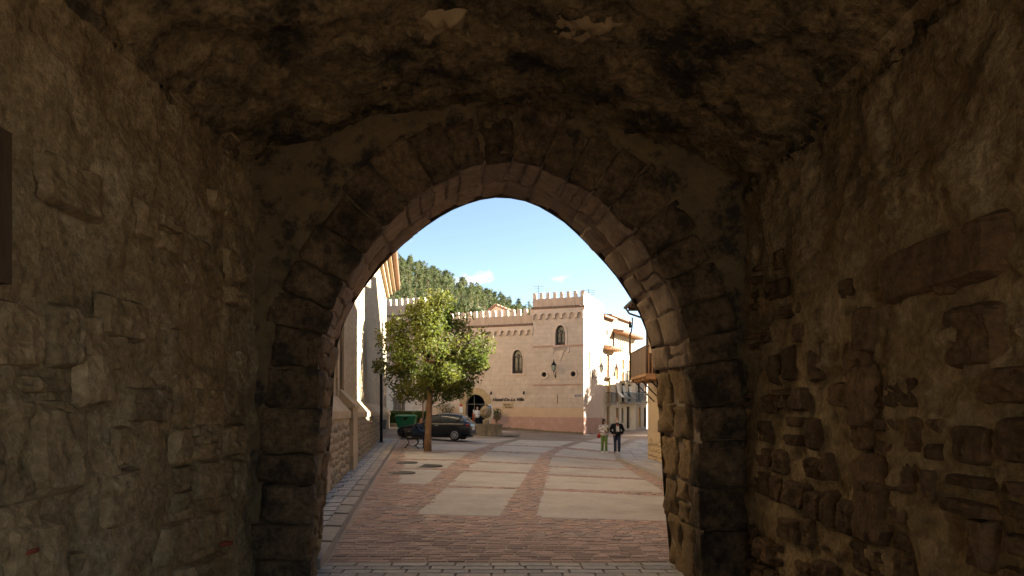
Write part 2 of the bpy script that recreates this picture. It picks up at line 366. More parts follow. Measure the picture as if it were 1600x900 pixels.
# split crosswise so that the bed follows the tilt
mb2 = MB(); nx = 10
for y in ys_:
    for k in range(nx+1):
        x = lerp(KL(y)-.1, KR(y)+.1, k/nx); mb2.add([(x, y, G(x, y)+.002)], [])
mb2.f = [(j*(nx+1)+i, j*(nx+1)+i+1, (j+1)*(nx+1)+i+1, (j+1)*(nx+1)+i) for j in range(len(ys_)-1) for i in range(nx)]
mb2.build('mortar_bed', 'mortar', sq, fix=False)
PX = [[(650.6, 803.7), (780, 806.8), (808, 765), (696.9, 762)], [(700.5, 758.5), (810, 762), (824, 741), (724.5, 737)], [(727.5, 734.5), (825.5, 738.5), (834, 726), (741, 722)],
      [(743.5, 720), (835, 724), (846, 710), (760, 706)], [(762, 704), (848, 708), (868, 699.5), (782, 696)], [(785, 695), (871, 698.5), (897, 690), (812, 687.5)],
      [(838, 809), (1078, 815), (1070, 777), (848.5, 766.5)], [(849.5, 763.5), (1040, 770), (1008, 750), (854.5, 743.5)], [(855, 741), (1003, 747.5), (985, 735.5), (857.8, 730)],
      [(858.3, 728), (981, 733), (966, 722), (862, 714)], [(862.5, 711.5), (963, 719.5), (960, 709), (879, 701)], [(886, 699), (960, 706), (965, 696), (910, 691)], [(915, 689.5), (967, 694), (984, 686), (945, 683)],
      [(622, 756), (668, 756.5), (692, 734.5), (626, 733)], [(627, 731), (697, 732), (711, 720), (629, 719)], [(630, 717), (715, 718), (733, 706.5), (633, 705.5)], [(636, 703), (738, 704), (765, 694.5), (643, 693.5)], [(646, 692), (770, 692.5), (806, 685.5), (655, 685)]]
PANELS = []
for q in PX:
    w = [at(*p) for p in q]; PANELS.append([(p.x, p.y) for p in w])
    mb = MB(); k = 8
    for i in range(k+1):
        for j in range(k+1):
            p = w[0].lerp(w[1], j/k).lerp(w[3].lerp(w[2], j/k), i/k); e = .004 if i in (0, k) or j in (0, k) else 0
            mb.add([(p.x, p.y, G(p.x, p.y)+.010-e)], [])
    mb.f = [(i*(k+1)+j, i*(k+1)+j+1, (i+1)*(k+1)+j+1, (i+1)*(k+1)+j) for i in range(k) for j in range(k)]
    per = [j for j in range(k+1)]+[(i)*(k+1)+k for i in range(1, k+1)]+[k*(k+1)+j for j in range(k-1, -1, -1)]+[i*(k+1) for i in range(k-1, 0, -1)]
    n0 = len(mb.v); mb.v += [mb.v[i]-Vector((0, 0, .05)) for i in per]; n = len(per)
    mb.f += [(per[i], per[(i+1) % n], n0+(i+1) % n, n0+i) for i in range(n)]
    mb.build('concrete_panel', 'concrete', sq)
def inpoly(x, y, P):
    c = False; j = len(P)-1
    for i in range(len(P)):
        if (P[i][1] > y) != (P[j][1] > y) and x < (P[j][0]-P[i][0])*(y-P[i][1])/(P[j][1]-P[i][1])+P[i][0]: c = not c
        j = i
    return c
GP = [grow(P, 1.02) for P in PANELS]
TREE = at(668, 706); 
mb0 = MB(); mb0.box(-.5, .5, -.5, .5, -.05, 0)
mb0.v = [Vector((p.x*(1 if p.z < -.01 else .95), p.y*(1 if p.z < -.01 else .92), p.z)) for p in mb0.v]
protos = []
settmb = MB(); ns = 0; y = 7.98
while y < 37:
    dep = U(.125, .155) if y < 20 else .2
    x = KL(y)+U(.0, .1)
    while x < KR(y)-.1:
        w = U(.16, .30) if y < 20 else U(.25, .4)
        cx, cy = x+w/2, y+dep/2
        if not any(inpoly(cx, cy, P) for P in GP):
            z = G(cx, cy)+.008+U(-.003, .004)
            if ns < 300 and y < 11.6 and abs(cx) < 3.4:
                if not protos:
                    o = mb0.build('sett', 'sett', sq, world=False); protos.append(o); o.location = (cx, cy-10, z); o.scale = (w-.014, dep-.014, 1)
                else: inst(protos[0], sq, (cx, cy-10, z), U(-.03, .03), (w-.014, dep-.014, 1), 'sett')
                ns += 1
            else:
                a, b = w/2-.007, dep/2-.007
                t = math.radians(U(-1.5, 1.5)); ca, sa = math.cos(t), math.sin(t)
                P8 = [(cx+(sx*a*k)*ca-(sy*b*k)*sa, cy+(sx*a*k)*sa+(sy*b*k)*ca, z-(.03 if k > .97 else 0)) for k in (1, .95) for sx, sy in ((-1, -1), (1, -1), (1, 1), (-1, 1))]
                settmb.add(P8, [(4, 5, 6, 7), (0, 1, 5, 4), (1, 2, 6, 5), (2, 3, 7, 6), (3, 0, 4, 7)])
        x += w
    y += dep
tag(settmb.build('sett_field', 'sett_field', sq, fix=False), kind='stuff')
# grey threshold slabs in the gateway
y = 5.4
proto = None
row = 0
while y < 7.9:
    x = -2.5+(row % 2)*.17
    while x < 2.3:
        w = U(.28, .42); z = .004+U(-.002, .003)
        if proto is None: proto = mb0.build('threshold_slab', 'grey_slab', sq, world=False); o = proto; o.location = (x+w/2, y+.085-10, z); o.scale = (w-.01, .16, 1)
        else: inst(proto, sq, (x+w/2, y+.085-10, z), 0, (w-.01, .16, 1), 'threshold_slab')
        x += w
    y += .17; row += 1
# iron covers in the paving
for px, py, w in ((628, 723, .5), (660, 728, .62), (620, 739, .5)):
    p = at(px, py); mb = MB(); mb.lathe((p.x, p.y, p.z+.008), [(w, -.02), (w, .004), (w*.9, .006), (w*.88, .003), (.02, .003)], 24); mb.build('drain_cover', 'iron_cover', sq)
# left pavement with kerb
pav = empty('pavement', (-3, 8, 0)); tag(pav, 'raised grey slab pavement along the stone church wall', 'pavement', kind='structure')
d_ = Vector((-.135, 1, 0)).normalized(); nrm = Vector((-1, -.135, 0)).normalized()
base = Vector((KL(7.6), 7.6, 0))
proto = None; t = 0
while t < 27.5:
    L_ = U(.75, 1.05)
    c = base+d_*(t+L_/2)+nrm*.11; mb = MB()
    c.z = G(c.x, c.y)
    M = Matrix.Translation(c) @ Matrix.Rotation(math.atan2(d_.y, d_.x), 4, 'Z')
    mb.box(-L_/2+.006, L_/2-.006, -.11, .11, -.2, .12, M)
    mb.v = [p+(Vector((0, 0, .012)) if (i % 8) in (6, 7) else Vector((0, 0, 0))) for i, p in enumerate(mb.v)]
    mb.build('kerb_stone', 'kerb_stone', pav); t += L_
t = 0; row = 0
while t < 27.3:
    L_ = .42
    p0 = base+d_*(t+L_/2)
    wid = KL(p0.y)-WLx(p0.y)-.2
    x = .225; off = (row % 2)*.25
    while x < wid+.3:
        w = .5 if x > .23 or not off else .25
        c = base+d_*(t+L_/2)+nrm*(x+w/2); z = G(c.x, c.y)+.115+U(-.003, .003)
        if proto is None:
            proto = mb0.build('paving_slab', 'grey_slab', pav, world=False); o = proto
        else: o = inst(proto, pav, (0, 0, 0), 0, (1, 1, 1), 'paving_slab')
        o.location = (c.x+3, c.y-8, z); o.rotation_euler = (0, 0, math.atan2(d_.y, d_.x)); o.scale = (L_-.008, w-.008, 2)
        x += w
    t += L_; row += 1
mb = MB()
mb.add([tuple(base+nrm*.2+Vector((0, 0, .10+G(base.x, base.y)))), tuple(base+nrm*2.2+Vector((0, 0, .10+G(base.x, base.y))))]+[tuple(base+d_*27.4+nrm*k+Vector((0, 0, .10+G(base.x-3.7, 35)))) for k in (2.2, .2)], [(0, 1, 2, 3)])
mb.build('pavement_bed', 'mortar', pav, fix=False)
# right pavement
pr = empty('pavement', (5, 20, 0)); tag(pr, 'grey pavement with low kerb beside the balcony house', 'pavement', kind='structure')
prev = None
for i in range(40):
    y = 9+i*.95; y2 = y+.93
    a, b = Vector((KR(y), y, 0)), Vector((KR(y2), y2, 0)); t_ = (b-a).normalized(); n_ = Vector((t_.y, -t_.x, 0))
    mb = MB(); zz = lambda p: G(p.x, p.y)
    q = [a, b, b+n_*.2, a+n_*.2]
    mb.loft([[Vector((p.x, p.y, zz(p)-.1)) for p in q], [Vector((p.x, p.y, zz(p)+.1)) for p in q]]); mb.build('kerb_stone', 'kerb_stone', pr)
    for k in range(3):
        q = [a+n_*(.21+k*.6), b+n_*(.21+k*.6), b+n_*(.8+k*.6), a+n_*(.8+k*.6)]
        mb = MB(); mb.loft([[Vector((p.x, p.y, zz(p)-.1)) for p in q], [Vector((p.x, p.y, zz(p)+.09)) for p in q]]); mb.build('paving_slab', 'grey_slab', pr)
# ------------------------------------------------------------------ the gatehouse with its vaulted passage
YN, YF = 6.6, 8.0
NEAR = [(-1.95, -.05), (-1.92, .6), (-1.89, 1.29), (-1.86, 1.78), (-1.84, 2.28), (-1.79, 2.62), (-1.68, 2.86), (-1.58, 3.08), (-1.386, 3.38), (-1.18, 3.61), (-.946, 3.85), (-.71, 4.0), (-.42, 4.14), (-.04, 4.23),
        (.285, 4.15), (.70, 3.95), (.99, 3.74), (1.2, 3.53), (1.373, 3.29), (1.49, 3.09), (1.577, 2.88), (1.64, 2.67), (1.73, 2.28), (1.80, 1.9), (1.82, 1.41), (1.83, .7), (1.84, -.05)]
FAR = [(-2.27, -.05), (-2.22, .6), (-2.14, 1.3), (-2.10, 1.85), (-2.08, 2.3), (-2.02, 2.68), (-1.90, 2.95), (-1.78, 3.16), (-1.5, 3.51), (-1.30, 3.70), (-1.08, 3.89), (-.75, 4.11), (-.42, 4.24), (-.13, 4.285),
       (.225, 4.22), (.60, 4.0), (.82, 3.79), (1.0, 3.60), (1.2, 3.38), (1.32, 3.2), (1.43, 3.03), (1.52, 2.86), (1.64, 2.5), (1.70, 2.1), (1.74, 1.45), (1.78, .8), (1.86, -.05)]
def resample(pts, n):
    d = [0]
    for i in range(1, len(pts)): d.append(d[-1]+math.dist(pts[i], pts[i-1]))
    out = []
    for k in range(n+1):
        t = d[-1]*k/n; out.append((interp(t, d, [p[0] for p in pts]), interp(t, d, [p[1] for p in pts])))
    return out, d[-1]
NS = 240
def smooth(p, it=6):
    for _ in range(it): p = [p[0]]+[((p[i-1][0]+2*p[i][0]+p[i+1][0])/4, (p[i-1][1]+2*p[i][1]+p[i+1][1])/4) for i in range(1, len(p)-1)]+[p[-1]]
    return p
NP = smooth(resample(NEAR, NS)[0]); FP = smooth(resample(FAR, NS)[0]); ARC = resample(NEAR, NS)[1]
def prof(P, t):
    t = max(0, min(1, t))*NS; i = min(NS-1, int(t)); f = t-i
    x, z = lerp(P[i][0], P[i+1][0], f), lerp(P[i][1], P[i+1][1], f)
    a, b = P[max(0, i-4)], P[min(NS, i+5)]; tx, tz = b[0]-a[0], b[1]-a[1]; l = math.hypot(tx, tz)
    return x, z, -tz/l, tx/l            # point and outward normal
def A3(t, r, d):
    xn, zn, ax, az = prof(NP, t); xf, zf, bx, bz = prof(FP, t)
    return Vector((lerp(xn+ax*r, xf+bx*r, d), lerp(YN, YF, d), lerp(zn+az*r, zf+bz*r, d)))
gate = empty('town_gatehouse', (0, 7, 0), 'dark stone town gatehouse with vaulted passage and pointed arch', 'gatehouse')
# core behind the stones
mb = MB(); mb.loft([[A3(i/120, .035, d) for i in range(121)] for d in (.03, .97)], closed=False); mb.build('arch_core', 'mortar', gate, smooth=True)
def block(t0, t1, r0, r1, d0, d1, sd, m, nt=5, nr=4, nd=5, rough=.016, g=.0035):
    """one cut stone of the arch in (arc, radial, depth) coordinates: gridded faces, worn arrises, rough bed"""
    q = random.Random(sd); idx = {}; mb = MB(); off = Vector((q.uniform(0, 50), 0, 0))
    gt = g/ARC
    t0 += gt; t1 -= gt; jr = q.uniform(-.018, .02); jd = q.uniform(-.02, .02) if d0 == 0 else 0
    N3 = (nt, nr, nd)
    def vert(i, j, k):
        key = (i, j, k)
        if key in idx: return idx[key]
        a, b, c = i/nt, j/nr, k/nd
        ex = [min(v, 1-v)*s for v, s in ((a, (t1-t0)*ARC), (b, r1-r0), (c, (d1-d0)*(YF-YN)))]
        es = sorted(ex); rnd_ = max(0, .018-es[1])*.5 if es[0] < .001 else 0
        t, r, d = lerp(t0, t1, a), lerp(r0, r1, b)+jr, lerp(d0+.004, d1-.004, c)
        sg = lambda v: 1 if v < .5 else -1
        t += sg(a)*rnd_/ARC*(ex[0] < .001); r += sg(b)*rnd_*(ex[1] < .001); d += (sg(c)*rnd_*(ex[2] < .001)+jd*(c < .5))/(YF-YN)
        p = A3(t, r, d)
        nv = Vector((fnoise(p*5+off, 1, 4), fnoise(p*5+off+Vector((7, 3, 1)), 1, 4), fnoise(p*5+off+Vector((1, 9, 4)), 1, 4)))
        p = p+nv*rough
        idx[key] = len(mb.v); mb.v.append(p); return idx[key]
    for ax in range(3):
        o1, o2 = [k for k in range(3) if k != ax]
        for side in (0, N3[ax]):
            for i in range(N3[o1]):
                for j in range(N3[o2]):
                    f = []
                    for di, dj in ((0, 0), (1, 0), (1, 1), (0, 1)):
                        key = [0, 0, 0]; key[ax] = side; key[o1] = i+di; key[o2] = j+dj; f.append(vert(*key))
                    mb.f.append(tuple(f))
    return mb
TS = []; t = 0.0
while t < .995:
    z = prof(NP, t)[1]
    L_ = (U(.30, .46) if z < 2.3 else U(.24, .34))/ARC
    if 1-t-L_ < .03: L_ = 1-t
    TS.append((t, t+L_, z)); t += L_
for i, (a, b, z) in enumerate(TS):
    jamb = z < 2.35; right = a > .5
    m = 'stone_ring'
    dm = U(.07, .3) if jamb else U(.06, .14)
    o = block(a, b, 0, U(.42, .62), 0, dm, i, m, rough=.04 if jamb else .024, nt=8, nr=7).build('jamb_stone' if jamb else 'voussoir', m, gate, smooth=True)
    m2 = 'stone_jamb' if jamb else 'stone_intrados'
    s2 = dm+(1-dm)*U(.42, .6)
    # inner courses of the soffit, broken differently from the face ring
    cuts = [a, b] if U(0, 1) < (.45 if jamb else .65) else [a, (a+b)/2, b]
    for k in range(len(cuts)-1): block(cuts[k], cuts[k+1], 0, .3, dm, s2, i*7+k+100, m2, nr=3, nt=7, nd=7, rough=.045 if jamb else .026).build('jamb_stone' if jamb else 'voussoir', m2, gate, smooth=True)
    sh = U(-.006, .006)
    block(max(0, a+sh), min(1, b+sh), 0, .4, s2, 1, i*7+300, m2, nr=3, nt=7, nd=7, rough=.05 if jamb else .03).build('jamb_stone' if jamb else 'voussoir', m2, gate, smooth=True)
# passage section: left wall, shallow vault, right wall
XL, XR = -2.52, 2.3
def section(t):
    """0..1 from left foot over the vault to right foot"""
    if t < .32: return Vector((XL, 0, lerp(-.05, 4.15, t/.32)))
    if t > .68: return Vector((XR, 0, lerp(3.95, -.05, (t-.68)/.32)))
    s = (t-.32)/.36; return Vector((lerp(XL, XR, s), 0, lerp(4.15, 3.95, s)+.72*max(0, math.sin(math.pi*s))**.8))
# face wall between the arch ring and the passage section
mb = MB(); na, nr_ = 220, 34
for i in range(na+1):
    t = i/na; q = section(t); a = A3(t, .05, 0)
    for j in range(nr_+1):
        p = a.lerp(Vector((q.x, YN, q.z)), j/nr_); rr = (p-a).length; hid = max(0, min(1, (p.z-2.7)/.9+.5*fnoise(p*1.3, 1, 3))); e = (hid*.045-.05 if rr < .55 else 0)+ fnoise(p*2.2, 1, 5)*.035+fnoise(p*9, 1, 3)*.012
        mb.add([(p.x+(q.x-a.x)*.05*(j/nr_), YN+.03-e, p.z)], [])
mb.f = [(i*(nr_+1)+j, (i+1)*(nr_+1)+j, (i+1)*(nr_+1)+j+1, i*(nr_+1)+j+1) for i in range(na) for j in range(nr_)]
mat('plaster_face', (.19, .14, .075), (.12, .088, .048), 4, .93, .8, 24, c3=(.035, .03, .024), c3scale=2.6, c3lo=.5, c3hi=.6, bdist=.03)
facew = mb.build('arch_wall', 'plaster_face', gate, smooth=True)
# blocks showing in the face wall beside the ring
UX, UZ, NY = Vector((1, 0, 0)), Vector((0, 0, 1)), Vector((0, -1, 0))
for sgn, xa, xb in ((-1, -2.45, -2.36), (1, 2.2, 2.3)):
    z = .2; k = 0
    while z < 2.9:
        h = U(.22, .38); xe = abs(prof(NP, .02 if sgn < 0 else .98)[0])+.5; w = abs(xa)-xe+.1
        if w > .12 and U(0, 1) < .8:
            mb = MB(); stone(mb, (sgn*(xe+w/2), YN+.02, z+h/2), UX, UZ, NY, w-.02, h-.03, .03, k+(50 if sgn > 0 else 0), 6, .014); mb.build('wall_stone', 'stone_ring' if sgn < 0 else 'stone_dark', facew, smooth=True)
        z += h; k += 1
# side walls and vault, displaced sheets
def passage_sheet(name, t0, t1, nt, m, amp, fine, y0=-3.5, step=.04, out=0.0):
    ys = []; y = YN+.06
    while y > y0: ys.append(y); y -= step if y > 2.4 else .12
    mb = MB()
    for y in ys:
        for k in range(nt+1):
            t = lerp(t0, t1, k/nt); p = section(t); a, b = section(max(t0, t-.004)), section(min(t1, t+.004)); tg = (b-a).normalized(); n = Vector((tg.z, 0, -tg.x))
            q = Vector((p.x, y, p.z)); e = fnoise(q*.9+Vector((3, 0, 0)), 1, 3)*amp+fnoise(q*3.1, .9, 5)*amp*.6+abs(fnoise(q*8, .8, 4))*fine+.032*max(0, min(1, (fnoise(q*1.7+Vector((0, 0, 5)), .9, 5)-.02)/.07))
            mb.add([q+n*(e-out)], [])
    mb.f = [(i*(nt+1)+k, (i+1)*(nt+1)+k, (i+1)*(nt+1)+k+1, i*(nt+1)+k+1) for i in range(len(ys)-1) for k in range(nt)]
    return mb.build(name, m, gate, smooth=True, fix=False)
lw = passage_sheet('side_wall', 0, .325, 110, 'plaster_tunnel', .05, .03)
rw = passage_sheet('side_wall', .675, 1, 110, 'plaster_tunnel', .05, .03, .6)
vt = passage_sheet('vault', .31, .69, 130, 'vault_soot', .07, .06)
# stones of the side walls: uneven courses, some hidden under plaster
def courses(F, s0, s1, z0, z1, hmin, hmax, wmin, wmax, keep, fn, sd):
    q = random.Random(sd); z = z0; k = 0
    while z < z1:
        h = q.uniform(hmin, hmax); s = s0+q.uniform(-.2, .1)
        while s < s1:
            w = q.uniform(wmin, wmax)
            if q.random() < keep(s, z):
                if q.random() < .25 and h > .2:
                    fn(s+w/2, z+h*.27+q.uniform(-.02, .02), w, h*.5, q.randrange(9999)); fn(s+w/2, z+h*.75, w*.9, h*.44, q.randrange(9999))
                else: fn(s+w/2, z+h/2+q.uniform(-.04, .04), w, h*q.uniform(.85, 1.05), q.randrange(9999))
            s += w
        z += h; k += 1
def left_stone(s, z, w, h, sd):
    mb = MB(); y = 6.6-s; stone(mb, (XL+.03, y, z), Vector((0, -1, 0)), UZ, Vector((1, 0, 0)), w-.03, h-.03, random.Random(sd).uniform(.02, .06), sd, 13, .035)
    mb.build('wall_stone', 'stone_tunnel', lw)
courses(None, .25, 5.2, .0, 3.6, .2, .42, .22, .62, lambda s, z: .62 if z < 2.2 else (.34 if z < 3 else .15), left_stone, 3)
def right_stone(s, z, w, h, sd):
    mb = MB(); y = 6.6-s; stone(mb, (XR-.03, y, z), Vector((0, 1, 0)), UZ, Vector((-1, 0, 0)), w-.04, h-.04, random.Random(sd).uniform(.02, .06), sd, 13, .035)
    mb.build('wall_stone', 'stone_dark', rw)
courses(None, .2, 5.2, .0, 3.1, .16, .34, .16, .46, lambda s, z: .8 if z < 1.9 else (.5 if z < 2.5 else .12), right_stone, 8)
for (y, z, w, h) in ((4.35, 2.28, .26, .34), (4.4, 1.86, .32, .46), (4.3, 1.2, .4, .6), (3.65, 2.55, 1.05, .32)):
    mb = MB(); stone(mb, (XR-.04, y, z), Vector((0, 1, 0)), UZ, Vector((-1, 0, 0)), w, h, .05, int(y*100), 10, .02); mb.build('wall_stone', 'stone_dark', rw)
for (y, z, w, h) in ((4.35, 2.35, .55, .3), (3.75, 1.55, .42, .52), (4.05, 1.95, .3, .36), (3.55, .95, .5, .5)):
    mb = MB(); stone(mb, (XL+.04, y, z), Vector((0, -1, 0)), UZ, Vector((1, 0, 0)), w, h, .05, int(y*100), 10, .02); mb.build('wall_stone', 'stone_tunnel', lw)
for (y, z, w, h) in ((3.45, 1.05, .16, .04), (5.9, .62, .09, .05)):
    mb = MB(); stone(mb, (XL+.05, y, z), Vector((0, -1, 0)), UZ, Vector((1, 0, 0)), w, h, .05, int(y*100), 5, .006); mb.build('brick', 'brick_red', lw, smooth=True)
# bare plaster patches on the vault
for (x, y, w, h, sd) in ((-.62, 5.25, .52, .28, 5), (.58, 5.15, .56, .34, 9)):
    s = (x-XL)/(XR-XL); zc = lerp(4.15, 3.95, s)+.72*max(0, math.sin(math.pi*s))**.8
    mb = MB(); stone(mb, (x, y, zc+.015), Vector((1, 0, -.05)), Vector((0, 1, 0)), Vector((0, 0, -1)), w, h, .05, sd, 16, .06); mb.build('plaster_patch', 'vault_patch', vt, smooth=True)
# timber frame of a cupboard niche in the left wall
dl = MB().box(XL-.05, XL+.14, 3.14, 3.25, 2.36, 3.08).box(XL-.05, XL+.14, 2.2, 3.14, 2.97, 3.08).box(XL-.05, XL+.14, 2.2, 3.14, 2.36, 2.45).build('niche_frame', 'old_wood', gate); MB().box(XL-.05, XL+.12, 2.2, 3.13, 2.46, 2.96).build('niche_door', 'old_wood', dl)
# masonry masses that close the passage from the light; open to the rear on the right
core = MB()
core.box(-4.6, XL-.32, -3.6, 7.97, -.3, 7.4).box(XR+.32, 5.2, .6, 7.97, -.3, 7.4).box(-4.6, 5.2, -3.6, 7.97, 5.35, 7.38)
core.box(XL-.33, -.4, -3.58, -3.2, -.3, 5.36)
core.build('masonry', 'stone_ring', gate)
FF = frame((0, YF+.01, 0), (1, 0, 0), (0, 1, 0))
mb = MB(); wall_open(mb, FF, [(-4.6, -.3), (5.2, -.3), (5.2, 7.4), (-4.6, 7.4)], [[(p[0], p[1]) for p in resample(FP, 60)[0]]], .02)
mb.build('outer_face', 'stone_ring', gate)
mb = MB(); mb.add([(-4.6, YN+.08, 4.3), (5.2, YN+.08, 4.3), (5.2, YN+.08, 5.4), (-4.6, YN+.08, 5.4)], [(0, 1, 2, 3)])
mb.box(-4.6, -2.45, YN+.1, 7.9, -.1, 5.35).box(2.25, 5.2, YN+.1, 7.9, -.1, 5.35); mb.build('wall_fill', 'stone_ring', gate)
# ------------------------------------------------------------------ the hotel with its battlements
HC = Vector((5.46, 52, 0)); HU = Vector((-.945, .327, 0)).normalized(); HN = Vector((-.327, -.945, 0)).normalized(); HS = Vector((.327, .945, 0)).normalized()
HF = frame(HC, HU, HN)            # front: a metres to the left of the corner
HE = frame(HC, HS, -HU)           # side: a metres back along the street
uvf = lambda p: ((p-HC).dot(HU), p.z)
uvs = lambda p: ((p-HC).dot(HS), p.z)
hotel = empty('hotel_building', HC, 'peach hotel with battlemented towers, arched doorway and pointed windows', 'building')
TW, LT, END = 4.05, 13.4, 24.0     # tower width, start of the far tower, end of the front
z0 = -.3
W1 = gothic(1.84, .78, 6.98, 7.75, 8.5); RO = [circ(.82, 4.72, .2), circ(3.14, 4.72, .2)]; SL = rect(2.02, 2.1, 2.45, 3.15)
W2 = gothic(5.36, .86, 4.85, 6.0, 6.72); W3 = gothic(8.94, .86, 4.85, 6.0, 6.72); W4 = gothic(12.5, .86, 4.85, 6.0, 6.72)
DO = roundarch(8.94, 1.62, .45, 2.42, 12)
mb = MB(); wall_open(mb, HF, [(0, z0), (TW, z0), (TW, 10.0), (0, 10.0)], [W1]+RO+[SL], .35)
mb.build('tower_wall', 'hotel_wall', hotel, uvF=uvf)
HW = lambda a, z, d=0: HF(a, z, d-.12)
mb = MB(); wall_open(mb, HW, [(TW, z0), (LT, z0), (LT, 8.75), (TW, 8.75)], [W2, W3, W4, DO], .35)
mb.build('wing_wall', 'hotel_wall', hotel, uvF=uvf)
mb = MB(); wall_open(mb, HF, [(LT, z0), (END, z0), (END, 10.1), (LT, 10.1)], [gothic(15.6, .78, 6.98, 7.75, 8.5)], .35); mb.build('tower_wall', 'hotel_wall', hotel, uvF=uvf)
SW = [rect(1.6, 2.45, 5.2, 6.5), rect(5.95, 6.7, 5.2, 6.55), rect(2.2, 2.7, .15, 1.0)]
mb = MB(); wall_open(mb, HE, [(0, z0), (7.6, z0), (7.6, 10.55), (0, 10.55)], SW, .3); mb.build('side_wall', 'hotel_side', hotel)
mb = MB(); mb.fbox(HF, .4, 7.95, z0, 8.6, -.5, -.7).fbox(HF, 9.95, END, z0, 8.6, -.5, -.7).fbox(HF, 7.95, 9.95, 3.45, 8.6, -.5, -.7).fbox(HF, .4, TW-.1, 8.6, 9.9, -.5, -.7)
mb.fbox(HE, .4, 7.6, z0, 10, -.45, -.6).fbox(HF, .4, END, 8.3, 8.4, -.4, -7).fbox(HF, .1, TW, 9.85, 9.95, -.35, -7.5).fbox(HF, LT, END, 9.85, 9.95, -.35, -7.5)
mb.fbox(HF, TW-.02, TW-.2, 8, 10, -.15, -7.5).fbox(HF, LT+.02, LT+.2, 8, 10, -.15, -7.5).fbox(HF, 0.3, END, z0, 8.3, -7.4, -7.6)
mb.build('inner_wall', 'hotel_plain', hotel)
def pointed_window(W_, c, w, zb, zs, zt, F, dep):
    fr = MB(); band(fr, F, W_, grow(W_, .86), -dep-.06, -dep+.04); f = fr.build('window', 'frame_dark', hotel)
    m = MB(); m.extr(F, grow(W_, .87), -dep-.05, -dep-.03); m.build('pane', 'glass_lead', f)
    m = MB(); m.fbox(F, c-.035, c+.035, zb+.05, zs+.1, -dep-.02, -dep+.05); m.build('mullion', 'frame_dark', f)
    for s_ in (-1, 1):
        m = MB(); g = gothic(c+s_*w*.2, w*.36, zb+.08, zs-.05, zs+.25); band(m, F, g, grow(g, .82), -dep-.02, -dep+.045); m.build('tracery', 'frame_dark', f)
    for zz in (lerp(zb, zs, .33), lerp(zb, zs, .68)):
        m = MB(); m.fbox(F, c-w*.42, c+w*.42, zz-.012, zz+.012, -dep-.025, -dep+.01); m.build('glazing_bar', 'frame_dark', f)
    m = MB(); m.extr(F, circ(c, zs+.32, .085, 10), -dep-.02, -dep+.05); m.build('roundel', 'frame_dark', f)
def surround(W_, F, k, m='hotel_plain', pr=.05):
    s_ = MB(); band(s_, F, grow(W_, k), W_, -.02, pr); s_.build('window_surround', m, hotel)
pointed_window(W1, 1.84, .78, 6.98, 7.75, 8.5, HF, .3); surround(W1, HF, 1.42)
for W_, c in ((W2, 5.36), (W3, 8.94), (W4, 12.5)):
    pointed_window(W_, c, .86, 4.85, 6.0, 6.72, HW, .22); surround(W_, HW, 1.22, pr=.04)
    m = MB(); m.fbox(HW, c-.62, c+.62, 4.70, 4.80, -.02, .1); m.build('window_sill', 'hotel_plain', hotel)
for r_ in RO:
    m = MB(); band(m, HF, grow(r_, 1.75), r_, -.02, .06); m.build('round_surround', 'hotel_plain', hotel)
    m = MB(); m.extr(HF, grow(r_, 1.02), -.3, -.25); f = m.build('round_window', 'glass_dark', hotel)
    c = (sum(p[0] for p in r_)/len(r_)); m = MB(); m.fbox(HF, c-.2, c+.2, 4.70, 4.74, -.25, -.2).fbox(HF, c-.02, c+.02, 4.52, 4.92, -.25, -.19); m.build('glazing_bar', 'frame_dark', f)
m = MB(); m.fbox(HF, 2.0, 2.12, 2.44, 3.16, -.3, -.06); m.build('slit_shutter', 'shutter_brown', hotel)
for (a0, a1, b0, b1) in ((1.6, 2.45, 5.2, 6.5), (5.95, 6.7, 5.2, 6.55), (2.2, 2.7, .15, 1.0)):
    m = MB(); m.fbox(HE, a0, a1, b0, b1, -.2, -.1); f = m.build('shutter', 'shutter_brown', hotel)
    for k in range(int((b1-b0)/.12)): m = MB(); m.fbox(HE, a0+.05, a1-.05, b0+.05+k*.12, b0+.13+k*.12, -.1, -.08); m.build('slat', 'shutter_brown', f)
# string courses, cornices, tile lines, corbel arches, parapets and merlons
def strip(name, F, a0, a1, zb, zt, pr, m): return MB().fbox(F, a0, a1, zb, zt, -.03, pr).build(name, m, hotel)
strip('string_course', HF, -.04, TW, 6.86, 6.97, .07, 'hotel_dado'); strip('string_course', HF, -.03, TW, 3.88, 3.97, .06, 'hotel_dado')
def corbels(F, a0, a1, zt, zl, n, pr=.2):
    w = (a1-a0)/n
    for k in range(n):
        c = a0+w*(k+.5); r = w*.34; zs = zt-.14-r
        l = [(c-w/2, zt), (c-w/2, zl+.08), (c-w/2+.05, zl), (c-r, zl+.14)]+[(c-r*math.cos(math.pi*i/8), zs+r*math.sin(math.pi*i/8)) for i in range(9)]+[(c+r, zl+.14), (c+w/2-.05, zl), (c+w/2, zl+.08), (c+w/2, zt)]
        m = MB(); m.extr(F, l, -.01, pr); m.build('corbel_arch', 'hotel_plain', hotel)
def tiles(F, a0, a1, z, pr):
    m = MB(); n = int((a1-a0)/.21)
    for k in range(n):
        a = a0+(k+.5)*(a1-a0)/n
        m.loft([[F(a+.095*math.cos(t), z+.075*math.sin(t)+.02*(1 if d < 0 else 0)+(.09 if d < 0 else 0), d) for t in [math.pi*i/6 for i in range(7)]]+[F(a-.07, z-.01+(.09 if d < 0 else 0), d), F(a+.07, z-.01+(.09 if d < 0 else 0), d)] for d in (pr, -.05)])
    tag(m.build('tile_course', 'roof_tile', hotel), kind='stuff')
